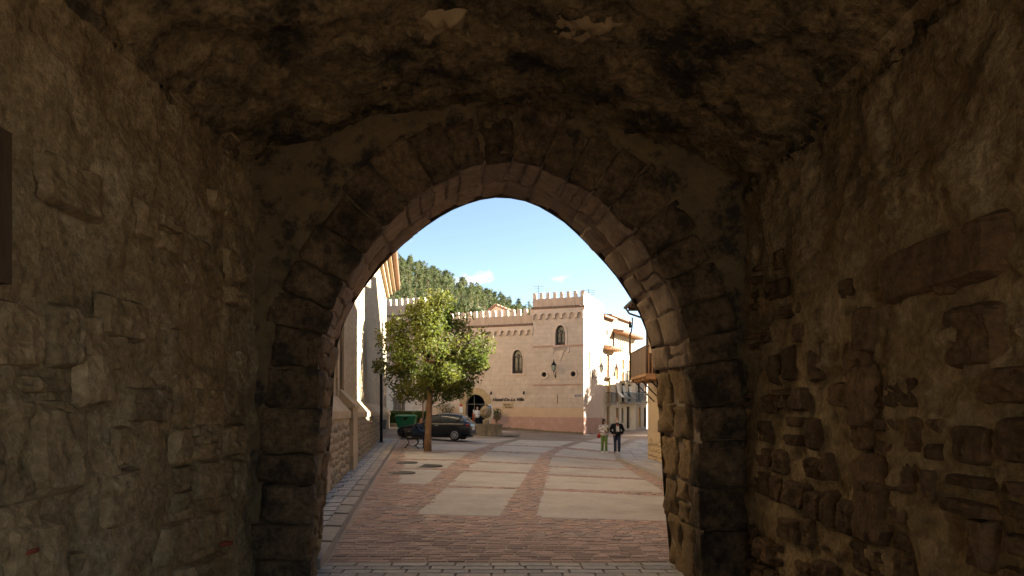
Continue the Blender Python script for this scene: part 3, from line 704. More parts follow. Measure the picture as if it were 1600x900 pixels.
def battlement(F, a0, a1, zt, zc, zm, n, wfrac=.5, side=False):
    w = (a1-a0)/(n-1+wfrac) if n > 1 else 1
    pm = MB().fbox(F, a0, a1, zt, zc, -.3, .0).build('parapet', 'hotel_side' if side else 'parapet', hotel)
    m0 = None
    for k in range(n):
        a = a0+k*w
        m = MB(); m.fbox(F, a, a+w*wfrac, zc-.002, zm, -.298, -.002); m.build('merlon', 'hotel_side' if side else 'hotel_plain', pm)
strip('cornice', HF, -.1, TW+.06, 9.58, 9.78, .16, 'hotel_plain'); tiles(HF, -.1, TW+.06, 9.84, .24); strip('tile_bed', HF, -.1, TW+.06, 9.78, 9.84, .2, 'roof_tile')
corbels(HF, .0, TW, 9.57, 8.98, 7); battlement(HF, 0.002, TW, 9.98, 10.62, 11.08, 8, .48)
strip('cornice', HW, TW, LT, 8.40, 8.56, .16, 'hotel_plain'); tiles(HW, TW, LT, 8.62, .24); strip('tile_bed', HW, TW, LT, 8.56, 8.62, .2, 'roof_tile')
corbels(HW, TW, LT, 8.39, 7.85, 17); battlement(HW, TW+.01, LT-.01, 8.74, 9.42, 9.92, 18, .52)
strip('cornice', HF, LT-.06, END, 9.58, 9.78, .16, 'hotel_plain'); tiles(HF, LT-.06, END, 9.84, .24); corbels(HF, LT, END, 9.57, 8.98, 18); battlement(HF, LT, END, 10.08, 10.75, 11.3, 20, .5)
HE2 = lambda a, z, d=0: HE(a, z, d+.003)
battlement(HE2, .31, 7.58, 10.5, 10.66, 11.08, 12, .5, True)
# rear parapet of the wing whose sunlit merlons show through the gaps
HB = lambda a, z, d=0: HF(a, z, d-6.6)
battlement(HB, TW, LT, 8.6, 9.5, 10.0, 18, .52)
# pendant ornament under the tower window
m = MB(); m.extr(HF, [(1.10, 6.84), (2.58, 6.84), (2.58, 6.45), (2.42, 6.32), (2.28, 6.6), (2.12, 6.45), (1.84, 5.75), (1.56, 6.45), (1.40, 6.6), (1.26, 6.32), (1.10, 6.45)], -.01, .05); m.build('pendant', 'hotel_plain', hotel)
# painted base: peach band, rose dado with a ragged, damp-stained foot
strip('peach_band', HF, -.004, TW, 1.4, 2.15, .012-.0, 'hotel_band'); strip('peach_band', HW, TW, 7.56, 1.45, 2.2, .012, 'hotel_band'); strip('peach_band', HW, 10.32, LT, 1.45, 2.2, .012, 'hotel_band')
strip('dado', HF, -.006, TW, z0, 1.4, .03, 'hotel_dado'); strip('dado', HW, TW, 7.56, z0, 1.45, .03, 'hotel_dado'); strip('dado', HW, 10.32, LT, z0, 1.45, .03, 'hotel_dado')
strip('dado', HE, .03, 7.58, z0, 1.35, .012, 'hotel_dado')
m = MB(); n = 60
lp = [(0, z0)]+[(i*7.3/n, G(*(HF(i*7.3/n, 0).xy))+.10+.14*abs(noise.noise(Vector((i*.37, 0, 0))))) for i in range(n+1)]+[(7.3, z0)]
m.extr(HF, lp, -.2, .036); m.build('damp_foot', 'moss_stain', hotel)
# arched doorway
for k in range(11):
    a0, a1 = math.pi*k/11+.006, math.pi*(k+1)/11-.006
    l = [(8.94+r*math.cos(t), 2.42+r*math.sin(t)) for r, t in [(.82, lerp(a0, a1, i/3)) for i in range(4)]+[(1.36, lerp(a1, a0, i/3)) for i in range(4)]]
    m = MB(); m.extr(HW, l, -.02, .05); m.build('door_voussoir', 'arch_sand', hotel)
for s_ in (-1, 1):
    zz = z0
    for k in range(4):
        h = (2.42-z0)/4; m = MB(); m.fbox(HW, 8.94+s_*.82, 8.94+s_*(1.36 if k % 2 else 1.28), zz+.006, zz+h-.006, -.02, .05); m.build('door_jamb_stone', 'arch_sand', hotel); zz += h
m = MB(); m.fbox(HW, 7.92, 10.02, .2, 3.4, -2.4, -2.3).fbox(HW, 7.92, 8.02, .2, 3.4, -2.4, -.36).fbox(HW, 9.92, 10.02, .2, 3.4, -2.4, -.36).fbox(HW, 7.92, 10.02, 3.3, 3.4, -2.4, -.36).fbox(HW, 7.92, 10.02, .3, .46, -2.4, -.1); m.build('lobby', 'dark_inside', hotel)
m = MB(); m.fbox(HW, 8.14, 8.20, .46, 2.9, -.34, -.28).fbox(HW, 9.12, 9.18, .46, 3.1, -.34, -.28).fbox(HW, 8.14, 9.72, 2.42, 2.48, -.34, -.28); df = m.build('door_frame', 'iron_grey', hotel)
m = MB(); m.fbox(HW, 8.20, 8.62, .46, 2.42, -.33, -.30); m.build('door_leaf', 'glass_dark', df)
# roofs and chimney that rise behind the wing
rb = empty('rear_house', HF(9, 8.3, -8), 'low tiled gable roof rising behind the hotel wing', 'building')
def gable(root, a0, a1, d0, d1, ze, zr, rs, m='hotel_plain'):
    mb = MB(); mb.extr(lambda a, z, d=0: HF(a, z, d), [(a0, 6), (a1, 6), (a1, ze), (rs, zr), (a0, ze)], d0, d1); mb.build('wall', m, root)
    for (p, q) in (((a0-.25, ze-.12), (rs, zr+.04)), ((a1+.25, ze-.12), (rs, zr+.04))):
        mb = MB(); mb.extr(lambda a, z, d=0: HF(a, z, d), [p, q, (q[0], q[1]+.14), (p[0], p[1]+.14)], d0+.15, d1-.15)
        n = 14
        for k in range(n):
            a = lerp(p[0], q[0], (k+.5)/n); z = lerp(p[1], q[1], (k+.5)/n)+.14; mb.tube([HF(a, z, d0+.2), HF(a, z+.02, d1-.2)], .09, 6)
        mb.build('roof', 'roof_tile', root)
gable(rb, 6.0, 13.5, -10, -17, 9.9, 11.9, 10.9)
rh = empty('rear_house', HF(4, 8.3, -10), 'small tiled gable roof showing beside the tall hotel tower', 'building')
gable(rh, 3.9, 6.2, -12, -17, 11.0, 11.7, 5.0)
ch = empty('chimney', HF(6.9, 9.5, -10), 'white and brick chimney behind the hotel wing', 'chimney')
mb = MB(); mb.fbox(HF, 6.6, 7.3, 9, 12.1, -10.6, -11.2); mb.build('stack', 'ochre_brick', ch); mb = MB(); mb.fbox(HF, 6.52, 6.6, 9, 12.12, -10.55, -11.2); mb.build('side_render', 'white_paint', ch)
mb = MB(); mb.fbox(HF, 6.5, 7.4, 12.1, 12.2, -10.5, -11.3); mb.build('cap', 'roof_tile', ch)
an = empty('roof_antenna', HF(6.6, 12.2, -11), 'thin television antenna above the white chimney', 'antenna')
mb = MB(); b_ = HF(6.9, 12.2, -10.9); mb.tube([b_, b_+Vector((0, 0, 1.6))], .025, 5); mb.build('mast', 'iron_grey', an)
for k in range(4): mb = MB(); mb.tube([b_+Vector((-.5+.1*k, 0, 1.5-k*.22)), b_+Vector((.5-.1*k, .1, 1.5-k*.22))], .015, 4); mb.build('element', 'iron_grey', an)
# signs and lamps fixed on the front
def text(name, body, size, F, a, z, m, label, cat, shear=.3, ext=.02, group=None):
    cu = bpy.data.curves.new(name, 'FONT'); cu.body = body; cu.size = size; cu.shear = shear; cu.extrude = ext; cu.align_x = 'CENTER'; cu.offset = .004; cu.resolution_u = 3; cu.space_character = 1.02
    o = bpy.data.objects.new(name, cu); COL.objects.link(o); cu.materials.append(MATS[m])
    r_ = -HU; o.matrix_world = Matrix(((r_.x, 0, HN.x, 0), (r_.y, 0, HN.y, 0), (0, 1, 0, 0), (0, 0, 0, 1))); o.location = F(a, z, .05); COL.objects.unlink(o); me = bpy.data.meshes.new_from_object(o); w_ = o.matrix_basis.copy(); o = bpy.data.objects.new(name, me); COL.objects.link(o); o.matrix_basis = w_
    return tag(o, label, cat, group)
text('wall_lettering', 'Hotel De La Villa', .37, HW, 6.15, 2.68, 'lettering', 'dark slanted lettering Hotel De La Villa on peach wall', 'lettering', .35)
e = empty('name_plate', HW(6.15, 2.2, 0), 'small yellow plate with two dark script lines under the hotel name', 'sign')
MB().fbox(HW, 5.7, 6.6, 2.08, 2.55, .005, .03).build('plate', 'arch_sand', e)
for a0, a1, zl in ((6.48, 5.95, 2.38), (6.36, 5.8, 2.19)):      # brush lines too small to read
    MB().tube([HW(lerp(a0, a1, k/22), zl+.05*math.sin(k*1.9)*(1.5 if k < 3 else .7), .04) for k in range(23)], .017, 5).build('script_line', 'lettering', e)
def wall_lantern(name, root_pos, out, label, arm=.55):
    root_pos = Vector(root_pos); out = Vector(out).normalized(); e = empty(name, root_pos, label, 'lamp')
    tip = root_pos+out*arm+Vector((0, 0, .18)); MB().tube([root_pos, root_pos+out*.2+Vector((0, 0, -.2)), root_pos+out*arm*.9+Vector((0, 0, -.02)), tip], .02, 6).build('bracket', 'iron_black', e)
    MB().tube([root_pos-Vector((0, 0, .28)), root_pos+Vector((0, 0, .2))], .035, 6).build('back_plate', 'iron_black', e)
    MB().lathe(tip, [(.05, 0), (.08, .05), (.1, .06)], 6).build('lantern_base', 'iron_black', e)
    g = MB().lathe(tip, [(.1, .06), (.19, .5)], 6).build('lantern_glass', 'lamp_glass', e)
    for k in range(6):
        t = 2*math.pi*k/6; MB().tube([tip+Vector((.1*math.cos(t), .1*math.sin(t), .06)), tip+Vector((.195*math.cos(t), .195*math.sin(t), .5))], .014, 4).build('glazing_bar', 'iron_black', g)
    MB().lathe(tip, [(.23, .5), (.2, .54), (.12, .66), (.07, .72), (.08, .76), (.03, .82), (.03, .9), (.005, 1.0)], 8).build('lantern_cap', 'iron_black', e)
    return e
wall_lantern('wall_lantern', HF(2.2, 4.7, .02), HN, 'black iron lantern between the two round windows')
wall_lantern('wall_lantern', HE(3.1, 4.75, .02), -HU+HN*.35, 'black iron lantern on the sunlit side wall', .8)
for a, zz in ((4.75, 3.35), (7.5, 3.35)):
    e = empty('spotlight', HW(a, zz, 0), 'small black spotlight above the hotel lettering', 'spotlight', 'spotlights aimed at the hotel lettering')
    MB().tube([HW(a, zz, 0), HW(a, zz+.02, .22)], .02, 5).build('arm', 'iron_black', e); MB().tube([HW(a, zz+.08, .2), HW(a, zz-.12, .32)], [.05, .08], 8).build('lamp_head', 'iron_black', e)
e = empty('street_name_sign', HF(.6, 2.95, 0), 'small white tiled street name plate near the tower corner', 'sign')
MB().fbox(HF, .12, .78, 2.92, 3.2, 0, .025).build('plate', 'sign_white', e)
MB().fbox(HF, .15, .75, 2.95, 3.17, .025, .028).fbox(HF, .2, .7, 3.0, 3.12, .028, .03).build('panel', 'grey_render', e)
e = empty('hotel_plaque', HW(10.1, 2.1, 0), 'small white and red plaque left of hotel doorway', 'sign'); MB().fbox(HW, 10.02, 10.32, 1.75, 2.25, .05, .08).build('plate', 'sign_white', e); MB().fbox(HW, 10.05, 10.29, 2.27, 2.45, .05, .08).build('emblem', 'sign_red', e)
e = empty('hotel_plaque', HW(7.75, 2.1, 0), 'blue and white H plaque right of hotel doorway', 'sign'); MB().fbox(HW, 7.6, 7.95, 1.7, 2.3, .03, .06).build('plate', 'sign_blue', e)
MB().fbox(HW, 7.67, 7.72, 1.9, 2.22, .06, .07).fbox(HW, 7.83, 7.88, 1.9, 2.22, .06, .07).fbox(HW, 7.72, 7.83, 2.04, 2.09, .06, .07).build('letter', 'sign_white', e)
e = empty('notice_board', HW(9.25, .5, -.6), 'tall red and white notice stand inside the hotel doorway', 'sign')
MB().fbox(HW, 9.1, 9.42, .46, 1.75, -.55, -.5).build('panel', 'brick_red', e); MB().fbox(HW, 9.16, 9.36, 1.78, 2.0, -.55, -.5).build('header', 'sign_white', e)
for k in range(4):
    for j in range(2): MB().fbox(HW, 9.13+j*.15, 9.25+j*.15, .8+k*.23, .95+k*.23, -.5, -.49).build('leaflet', 'brick_red' if (k+j) % 2 else 'cloth_red', e)
# ------------------------------------------------------------------ church wall on the left
cd = Vector((-.147, 1, 0)).normalized(); cn = Vector((1, .147, 0)).normalized(); CB = Vector((WLx(8.05), 8.05, 0))
CF = frame(CB, cd, cn)     # a metres along the wall from the gate
church = empty('church_building', CB, 'tall tan stone church with sloping plinth and projecting eaves', 'building')
CL = 43.0
REC = rect(9.35, 10.5, 2.25, 5.6)
mb = MB(); wall_open(mb, CF, [(-.2, 1.7), (CL, 1.7), (CL, 11.2), (-.2, 11.2)], [REC], .45); mb.build('wall', 'church_wall', church)
mb = MB(); mb.fbox(CF, -.2, CL, -.3, 11.1, -.6, -8).fbox(CF, CL-.5, CL, -.3, 11.1, -.02, -8); mb.build('masonry', 'church_wall', church)
mb = MB(); mb.fbox(CF, 9.3, 10.6, 2.1, 5.7, -.5, -.46); mb.build('blind_panel', 'church_ashlar', church)
# plinth with sloping cap, broken by an ashlar pier
def plinth(a0, a1):
    mb = MB(); mb.extr(lambda s, z, d=0: CF(d, z, s), [(-.3, -.4), (.30, -.4), (.30, 1.75), (.02, 2.08), (-.3, 2.08)], a0, a1); return mb.build('plinth', 'church_rubble', church)
p1 = plinth(-.2, 9.2); p2 = plinth(10.66, CL+.1)
for a0, a1 in ((-.2, 9.2), (10.66, CL+.1)):
    a = a0
    while a < a1-.1:
        L_ = min(U(.7, 1.1), a1-a)
        mb = MB(); mb.extr(lambda s, z, d=0: CF(d, z, s), [(.28, 1.62), (.345, 1.62), (.345, 1.78), (.02, 2.16), (.0, 2.1), (.28, 1.75)], a+.004, a+L_-.004); mb.build('cap_stone', 'church_ashlar', church); a += L_
zz = -.2; k = 0
while zz < 1.75:
    h = U(.38, .5); mb = MB(); mb.fbox(CF, 9.2+(k % 2)*.07, 10.66-(k % 2)*.09, zz+.004, min(1.86, zz+h)-.004, -.1, .40); mb.build('pier_stone', 'church_ashlar', church); zz += h; k += 1
mb = MB(); mb.extr(lambda s, z, d=0: CF(d, z, s), [(-.1, 1.87), (.44, 1.87), (.44, 1.95), (.05, 2.35), (-.1, 2.35)], 9.15, 10.72); mb.build('pier_cap', 'church_ashlar', church)
for s_, a0, a1 in ((0, 8.95, 9.35), (1, 10.5, 10.92)):
    zz = 2.1; k = 0
    while zz < 5.55: h = U(.4, .55); mb = MB(); mb.fbox(CF, a0-(0.12 if k % 2 and s_ == 0 else 0), a1+(.12 if k % 2 and s_ else 0), zz+.004, min(5.6, zz+h)-.004, -.1, .05); mb.build('surround_stone', 'church_ashlar', church); zz += h; k += 1
mb = MB(); mb.fbox(CF, 8.85, 11.0, 5.604, 6.0, -.1, .06); mb.build('lintel', 'church_ashlar', church)
# rubble stones of the plinth
rub = MB(); q = random.Random(4)
def rub_stone(s, z, w, h, sd):
    if 9.1 < s < 10.75 or z+h/2 > 1.66: return
    stone(rub, CF(s, z, .30), cd, UZ, cn, w-.02, h-.02, random.Random(sd).uniform(.02, .05), sd, 4, .012)
courses(None, 5, 27, -.1, 1.6, .12, .24, .14, .42, lambda s, z: .93, rub_stone, 12)
tag(rub.build('rubble', 'church_rubble', church, smooth=True), kind='stuff')
# stones showing through the worn render of the upper wall
upp = MB()
def up_stone(s, z, w, h, sd):
    if 8.8 < s < 11.1 and z < 6.1 or z-h/2 < 2.15: return
    stone(upp, CF(s, z, .0), cd, UZ, cn, w-.03, h-.03, random.Random(sd).uniform(.004, .03), sd, 3, .012)
courses(None, 5, 42, 2.15, 10.2, .18, .36, .2, .6, lambda s, z: .62, up_stone, 31)
tag(upp.build('wall_rubble', 'church_rubble', church, smooth=True), kind='stuff')
# eaves
for k, (pr, zb, zt) in enumerate(((.22, 10.3, 10.55), (.42, 10.55, 10.8), (.68, 10.8, 11.0))):
    MB().fbox(CF, -.2, CL+pr, zb, zt, -.05, pr).build('eaves_moulding', 'eaves_stone', church)
mb = MB(); mb.extr(lambda s, z, d=0: CF(d, z, s), [(.95, 11.0), (.95, 11.1), (-8, 14.2), (-8, 11.0)], -.2, CL+.8); mb.build('roof', 'eaves_tile', church)
mb = MB()
for k in range(90): a = -.1+k*.48; mb.tube([CF(a, 11.12, 1.0), CF(a, 12.0, -1.6)], .11, 6)
tag(mb.build('eaves_tile', 'eaves_tile', church), kind='stuff')
e = empty('drain_pole', CF(23.0, G(-6.2, 31)+.1, .5), 'tall thin black pole against the church wall', 'pole')
pb = CF(23.0, G(-6.2, 31)+.1, .5); MB().box(pb.x-.06, pb.x+.06, pb.y-.06, pb.y+.06, pb.z, pb.z+3.1).build('post', 'iron_black', e); MB().box(pb.x-.1, pb.x+.1, pb.y-.1, pb.y+.1, pb.z-.05, pb.z+.03).build('foot', 'iron_black', e)
e = empty('litter_bin', CF(25.0, .9, .35), 'small dark litter bin fixed to the church plinth', 'litter bin')
pb = CF(24.6, G(-6.4, 32.5)+.65, .52); MB().lathe(pb, [(.13, 0), (.17, .42), (.175, .44), (.15, .44), (.12, .05)], 14).build('bucket', 'iron_grey', e); MB().tube([pb+Vector((-.25, 0, .3)), pb+Vector((-.1, 0, .3))], .03, 6).build('bracket', 'iron_grey', e)
e = empty('downpipe', CF(33, .3, .1), 'pale thin downpipe on the church wall', 'pipe')
MB().tube([CF(33, 2.2, .12), CF(33, 8.0, .12)], .05, 8).build('pipe', 'white_paint', e)
for zz in (3, 5, 7): MB().tube([CF(33, zz, .12), CF(33, zz+.06, .12)], .065, 8).build('clamp', 'iron_grey', e)

# ------------------------------------------------------------------ houses of the street beyond the tower
Q0 = Vector((7.9, 59.2, 0)); SD = Vector((.467, .884, 0)).normalized(); SN = Vector((.884, -.467, 0)).normalized()
BF = frame(Q0, SD, SN)
def railing(root, F, a0, a1, z, pr, m='iron_black', h=.95, panel=False):
    r_ = MB(); r_.fbox(F, a0, a1, z+h-.04, z+h, pr-.04, pr).fbox(F, a0, a1, z+.06, z+.09, pr-.03, pr-.005)
    rail = r_.build('railing', m, root)
    n = max(3, int((a1-a0)/.14)); b = MB()
    for k in range(n+1):
        a = lerp(a0+.01, a1-.01, k/n); b.fbox(F, a-.011, a+.011, z, z+h-.04, pr-.03, pr-.008)
    for s_ in (a0, a1-.02):
        b.fbox(F, s_, s_+.02, z+h-.04, z+h, .0, pr)
        for k in range(4): b.fbox(F, s_, s_+.02, z, z+h, pr*k/4, pr*k/4+.02)
    b.build('baluster', m, rail)
def house(name, F, a0, a1, zt, wall, label, openings, depth=7):
    """openings: (a, w, z0, z1, kind, colour)"""
    e = empty(name, F((a0+a1)/2, .2, -2), label, 'building')
    hs = [rect(a-w/2, a+w/2, zb, zt_) for a, w, zb, zt_, *_ in openings]
    mb = MB(); wall_open(mb, F, [(a0, -.3), (a1, -.3), (a1, zt), (a0, zt)], hs, .22); mb.build('wall', wall, e)
    mb = MB(); mb.fbox(F, a0+.02, a1-.02, -.3, zt-.02, -.35, -depth); mb.build('masonry', wall, e)
    for a, w, zb, z1, kind, m in openings:
        f = MB(); band(f, F, rect(a-w/2, a+w/2, zb, z1), rect(a-w/2+.05, a+w/2-.05, zb+.05, z1-.05), -.2, -.12); fo = f.build('window' if kind != 'door' else 'door', 'frame_dark' if m == 'glass' else m, e)
        if m == 'glass':
            MB().fbox(F, a-w/2+.05, a+w/2-.05, zb+.05, z1-.05, -.19, -.17).build('pane', 'glass_dark', fo); MB().fbox(F, a-.02, a+.02, zb+.05, z1-.05, -.17, -.13).build('mullion', 'frame_dark', fo)
        else:
            MB().fbox(F, a-w/2+.05, a-.01, zb+.05, z1-.05, -.19, -.14).build('shutter', m, fo); MB().fbox(F, a+.01, a+w/2-.05, zb+.05, z1-.05, -.19, -.14).build('shutter', m, fo)
        if kind == 'balcony':
            MB().fbox(F, a-w/2-.35, a+w/2+.35, zb-.12, zb, 0, .5).build('balcony_slab', 'grey_render', e); railing(e, F, a-w/2-.33, a+w/2+.33, zb, .47)
        if kind == 'sill': MB().fbox(F, a-w/2-.08, a+w/2+.08, zb-.08, zb, -.1, .1).build('window_sill', 'grey_render', e)
    return e
def eaves(e, F, a0, a1, z, pr, depth=5, rise=1.6, m='roof_tile'):
    mb = MB(); mb.extr(lambda s, zz, d=0: F(d, zz, s), [(pr, z), (pr, z+.08), (-depth, z+rise), (-depth, z)], a0-.05, a1+.05); r_ = mb.build('roof', m, e)
    n = int((a1-a0)/.5)
    for k in range(n+1): a = lerp(a0+.05, a1-.05, k/max(1, n)); MB().fbox(F, a-.04, a+.04, z-.1, z-.002, 0, pr-.05).build('rafter', 'balcony_wood', r_)
    t = MB()
    for k in range(int((a1-a0)/.24)): a = a0+.12+k*.24; t.tube([F(a, z+.1, pr+.04), F(a, z+.1+rise*.5, -depth*.5)], .085, 6)
    tag(t.build('roof_tiles', m, r_), kind='stuff')
hA = house('street_house', BF, 0, 2.95, 7.55, 'cream_wall', 'narrow cream house with tall tan shutters next to the tower',
           [(1.25, .75, 4.9, 6.9, 'balcony', 'shutter_brown'), (1.45, .85, 2.6, 4.6, 'balcony', 'shutter_tan'), (1.3, .7, .4, 2.3, 'door', 'shutter_brown')])
eaves(hA, BF, 0, 2.95, 7.35, .75, 2.5, .7)
MB().fbox(BF, 0, 2.95, 7.4, 10.1, -.12, -5).build('attic', 'ochre_brick', hA); MB().fbox(BF, -.1, 3.0, 10.1, 10.25, .25, -5).build('attic_roof', 'roof_tile', hA)
w_ = MB().fbox(BF, .9, 1.5, 8.5, 9.3, -.14, -.08).build('attic_window', 'white_paint', hA); MB().fbox(BF, .95, 1.15, 8.55, 9.25, -.08, -.07).fbox(BF, 1.2, 1.45, 8.55, 9.25, -.08, -.07).build('pane', 'glass_dark', w_)
opB = [(3.35+.62*k, .32, 7.35, 8.65, 'sill', 'glass') for k in range(9)]
opB += [(3.6, .75, 4.75, 6.75, 'plain', 'shutter_tan'), (5.3, .8, 4.75, 6.75, 'balcony', 'shutter_tan'), (7.3, .8, 4.75, 6.75, 'balcony', 'shutter_tan')]
opB += [(3.7, .8, 2.75, 4.5, 'plain', 'shutter_brown'), (5.4, .8, 2.75, 4.5, 'plain', 'glass'), (7.3, .8, 2.75, 4.5, 'plain', 'glass')]
opB += [(3.75, .8, .3, 2.2, 'door', 'shutter_brown'), (5.2, .5, .9, 2.2, 'sill', 'glass'), (6.9, .9, .25, 2.35, 'door', 'glass')]
hB = house('street_house', BF, 2.96, 9.2, 9.0, 'cream_wall', 'cream house with a top row of small windows and long iron balcony', opB)
eaves(hB, BF, 2.96, 9.2, 9.02, .85, 5, 1.4)
MB().fbox(BF, 4.4, 9.1, 2.6, 2.72, 0, .7).build('balcony_slab', 'grey_render', hB); railing(hB, BF, 4.45, 9.05, 2.72, .67)
MB().fbox(BF, 2.98, 9.18, 7.1, 7.2, -.02, .08).build('string_course', 'white_paint', hB)
MB().fbox(BF, 2.98, 9.0, 9.1, 10.6, -.5, -5).build('attic', 'weathered_render', hB); 
mb = MB(); mb.extr(lambda s, zz, d=0: BF(d, zz, s), [(-.2, 10.6), (-.2, 10.7), (-5.2, 11.4), (-5.2, 10.6)], 2.9, 9.2); mb.build('attic_roof', 'roof_tile', hB)
for k, (a, z) in enumerate(((3.7, 6.75), (5.4, 4.3), (7.3, 4.3), (3.7, 4.4))):
    e = empty('window_awning', BF(a, z-.8, .3), ['cream cloth blind hanging out over the upper tan shutter', 'cream cloth blind over the balcony window nearest the tower', 'cream cloth blind over the balcony window further down the street', 'cream cloth blind hanging out over the lower brown shutter'][k], 'blind', 'cloth blinds hanging from street windows')
    mb = MB(); mb.add([BF(a-.42, z, .03), BF(a+.42, z, .03), BF(a+.42, z-.75, .16), BF(a-.42, z-.75, .16), BF(a+.42, z-1.25, .62), BF(a-.42, z-1.25, .62)], [(0, 1, 2, 3), (3, 2, 4, 5)])
    mb.add([p+Vector((0, 0, -.015)) for p in mb.v[:6]], [(0, 1, 2, 3), (3, 2, 4, 5)]); mb.build('cloth', 'awning', e); MB().tube([BF(a-.44, z-1.25, .62), BF(a+.44, z-1.25, .62)], .02, 5).build('bar', 'iron_grey', e)
hC = house('street_house', BF, 9.21, 17, 7.4, 'grey_render', 'grey rendered house far down the street with green balcony',
           [(10.3, .8, 2.9, 4.9, 'balcony', 'glass'), (12.5, .8, 2.9, 4.9, 'balcony', 'shutter_brown'), (10.4, .9, .3, 2.3, 'door', 'shutter_tan'), (12.4, .8, .3, 2.3, 'door', 'glass'), (10.3, .7, 5.5, 6.9, 'sill', 'glass'), (12.4, .7, 5.5, 6.9, 'sill', 'glass')])
eaves(hC, BF, 9.21, 17, 7.42, .7, 5, 1.4)
an = empty('roof_antenna', BF(4.2, 11.3, -4), 'thin television antenna on the street house roof', 'antenna')
b_ = BF(4.2, 10.8, -3); MB().tube([b_, b_+Vector((0, 0, 2.6))], .03, 5).build('mast', 'iron_grey', an)
for k in range(3): MB().tube([b_+Vector((-.6, 0, 2.5-.2*k)), b_+Vector((.6, 0, 2.5-.2*k))], .018, 4).build('element', 'iron_grey', an)

# ------------------------------------------------------------------ balcony house and the row on the right
RF = frame((5.87, 29.5, 0), (0, -1, 0), (-1, 0, 0))   # a metres toward the gate
rhs = empty('balcony_house', (6.5, 27, 0), 'tan rendered house with sheet metal balcony beside the gate', 'building')
mb = MB(); wall_open(mb, RF, [(0, -.6), (7.4, -.6), (7.4, 6.3), (0, 6.3)], [rect(1.8, 2.8, 3.25, 5.5)], .25); mb.build('wall', 'right_render', rhs)
MB().box(6.13, 12, 22.15, 29.48, -.6, 6.28).build('masonry', 'right_render', rhs)
MB().fbox(RF, 1.8, 2.8, 3.25, 5.5, -.24, -.2).build('door', 'shutter_brown', rhs)
st = MB(); courses(None, 0.1, 4.5, -.5, .75, .16, .3, .2, .5, lambda s, z: .95, lambda s, z, w, h, sd: stone(st, RF(s, z, .0), Vector((0, -1, 0)), UZ, Vector((-1, 0, 0)), w-.02, h-.02, .06, sd, 4, .012), 21)
tag(st.build('rubble', 'church_ashlar', rhs, smooth=True), kind='stuff')
mb = MB(); mb.extr(lambda s, zz, d=0: RF(d, zz, s), [(.9, 6.3), (.9, 6.4), (-6, 8.6), (-6, 6.3)], -.25, 7.4); mb.build('roof', 'roof_tile', rhs)
for k in range(9): MB().fbox(RF, -.15+k*.9, -.05+k*.9, 6.17, 6.295, 0, .82).build('rafter', 'old_wood', rhs)
gt = MB(); gt.tube([RF(-.25, 6.33, .95), RF(7.4, 6.33, .95)], .07, 8); gt.tube([RF(-.1, 6.3, .95), RF(-.05, 6.05, .8), RF(.1, 5.85, .3), RF(.1, 5.8, .06), RF(.1, 3, .06)], .045, 8); gt.build('gutter', 'iron_grey', rhs)
bal = MB().fbox(RF, 1.3, 4.5, 3.1, 3.2, 0, .97).build('balcony_floor', 'balcony_wood', rhs)
for k in range(8):
    a0 = 1.3+k*.4; MB().fbox(RF, a0+.004, a0+.396, 3.2, 4.18, .945, .97+.004*(k % 2)).build('balcony_panel', 'sheet_metal', rhs)
MB().fbox(RF, 1.28, 4.52, 4.18, 4.22, .93, .99).fbox(RF, 1.28, 1.31, 4.18, 4.22, 0, .93).fbox(RF, 4.49, 4.52, 4.18, 4.22, 0, .93).build('handrail', 'sheet_metal', rhs)
for k in range(7): MB().fbox(RF, 4.47, 4.5, 3.2, 4.18, .06+k*.13, .1+k*.13).build('baluster', 'balcony_wood', rhs)
MB().fbox(RF, 1.3, 1.33, 3.2, 4.18, .0, .94).build('balcony_panel', 'sheet_metal', rhs)
for a in (1.5, 2.9, 4.3): MB().tube([RF(a, 3.08, .9), RF(a, 2.2, .03)], .025, 6).build('strut', 'iron_black', rhs)
for k in range(5): MB().fbox(RF, 1.3+k*.78, 1.38+k*.78, 2.98, 3.098, 0, .95).build('joist', 'balcony_wood', rhs)
e = empty('gooseneck_pole', RF(1.4, 4.2, .97), 'thin dark pole with curved top rising at the metal balcony', 'pole')
pt = [RF(1.32, 3.1, 1.0), RF(1.32, 5.0, 1.0)]+[RF(1.32+.55*math.sin(t), 5.0+.55*(1-math.cos(t))*.9, 1.0) for t in [math.pi*k/14 for k in range(1, 9)]]
MB().tube(pt, .03, 6).build('pole', 'iron_black', e); MB().lathe(RF(1.32, 5.25, 1.0), [(.03, 0), (.06, .05), (.05, .2), (.02, .3)], 8).build('finial', 'iron_black', e)
# taller houses that keep the square in shade, out of the photograph's view
def plain_house(F, a0, a1, zt, label, wall):
    ops = []
    a = a0+1.2
    while a < a1-.9:
        for zb in (.9, 3.8, 6.6, 9.4, 12.2, 15.0):
            if zb+1.5 < zt-.4: ops.append((a, .85, zb, zb+1.4, 'sill', 'shutter_brown' if int(a*3+zb) % 2 else 'glass'))
        a += 2.4
    e = house('street_house', F, a0, a1, zt, wall, label, ops); eaves(e, F, a0, a1, zt+.02, .7, 6, 2.0)
R0 = frame((5.9, 22.1, 0), (0, -1, 0), (-1, 0, 0)); plain_house(R0, 0.02, 13.6, 9.6, 'tall tan house standing between the balcony house and the gate', 'right_render')
R2 = frame((6.9, 30.6, 0), (.467, .884, 0), (-.884, .467, 0)); plain_house(R2, 0, 6, 6.6, 'low cream house next to the balcony house', 'cream_wall'); plain_house(R2, 6.02, 12, 15.0, 'tall cream house behind the low cream house', 'cream_wall'); plain_house(R2, 12.02, 29, 18.0, 'tall grey house opposite the hotel tower', 'grey_render')

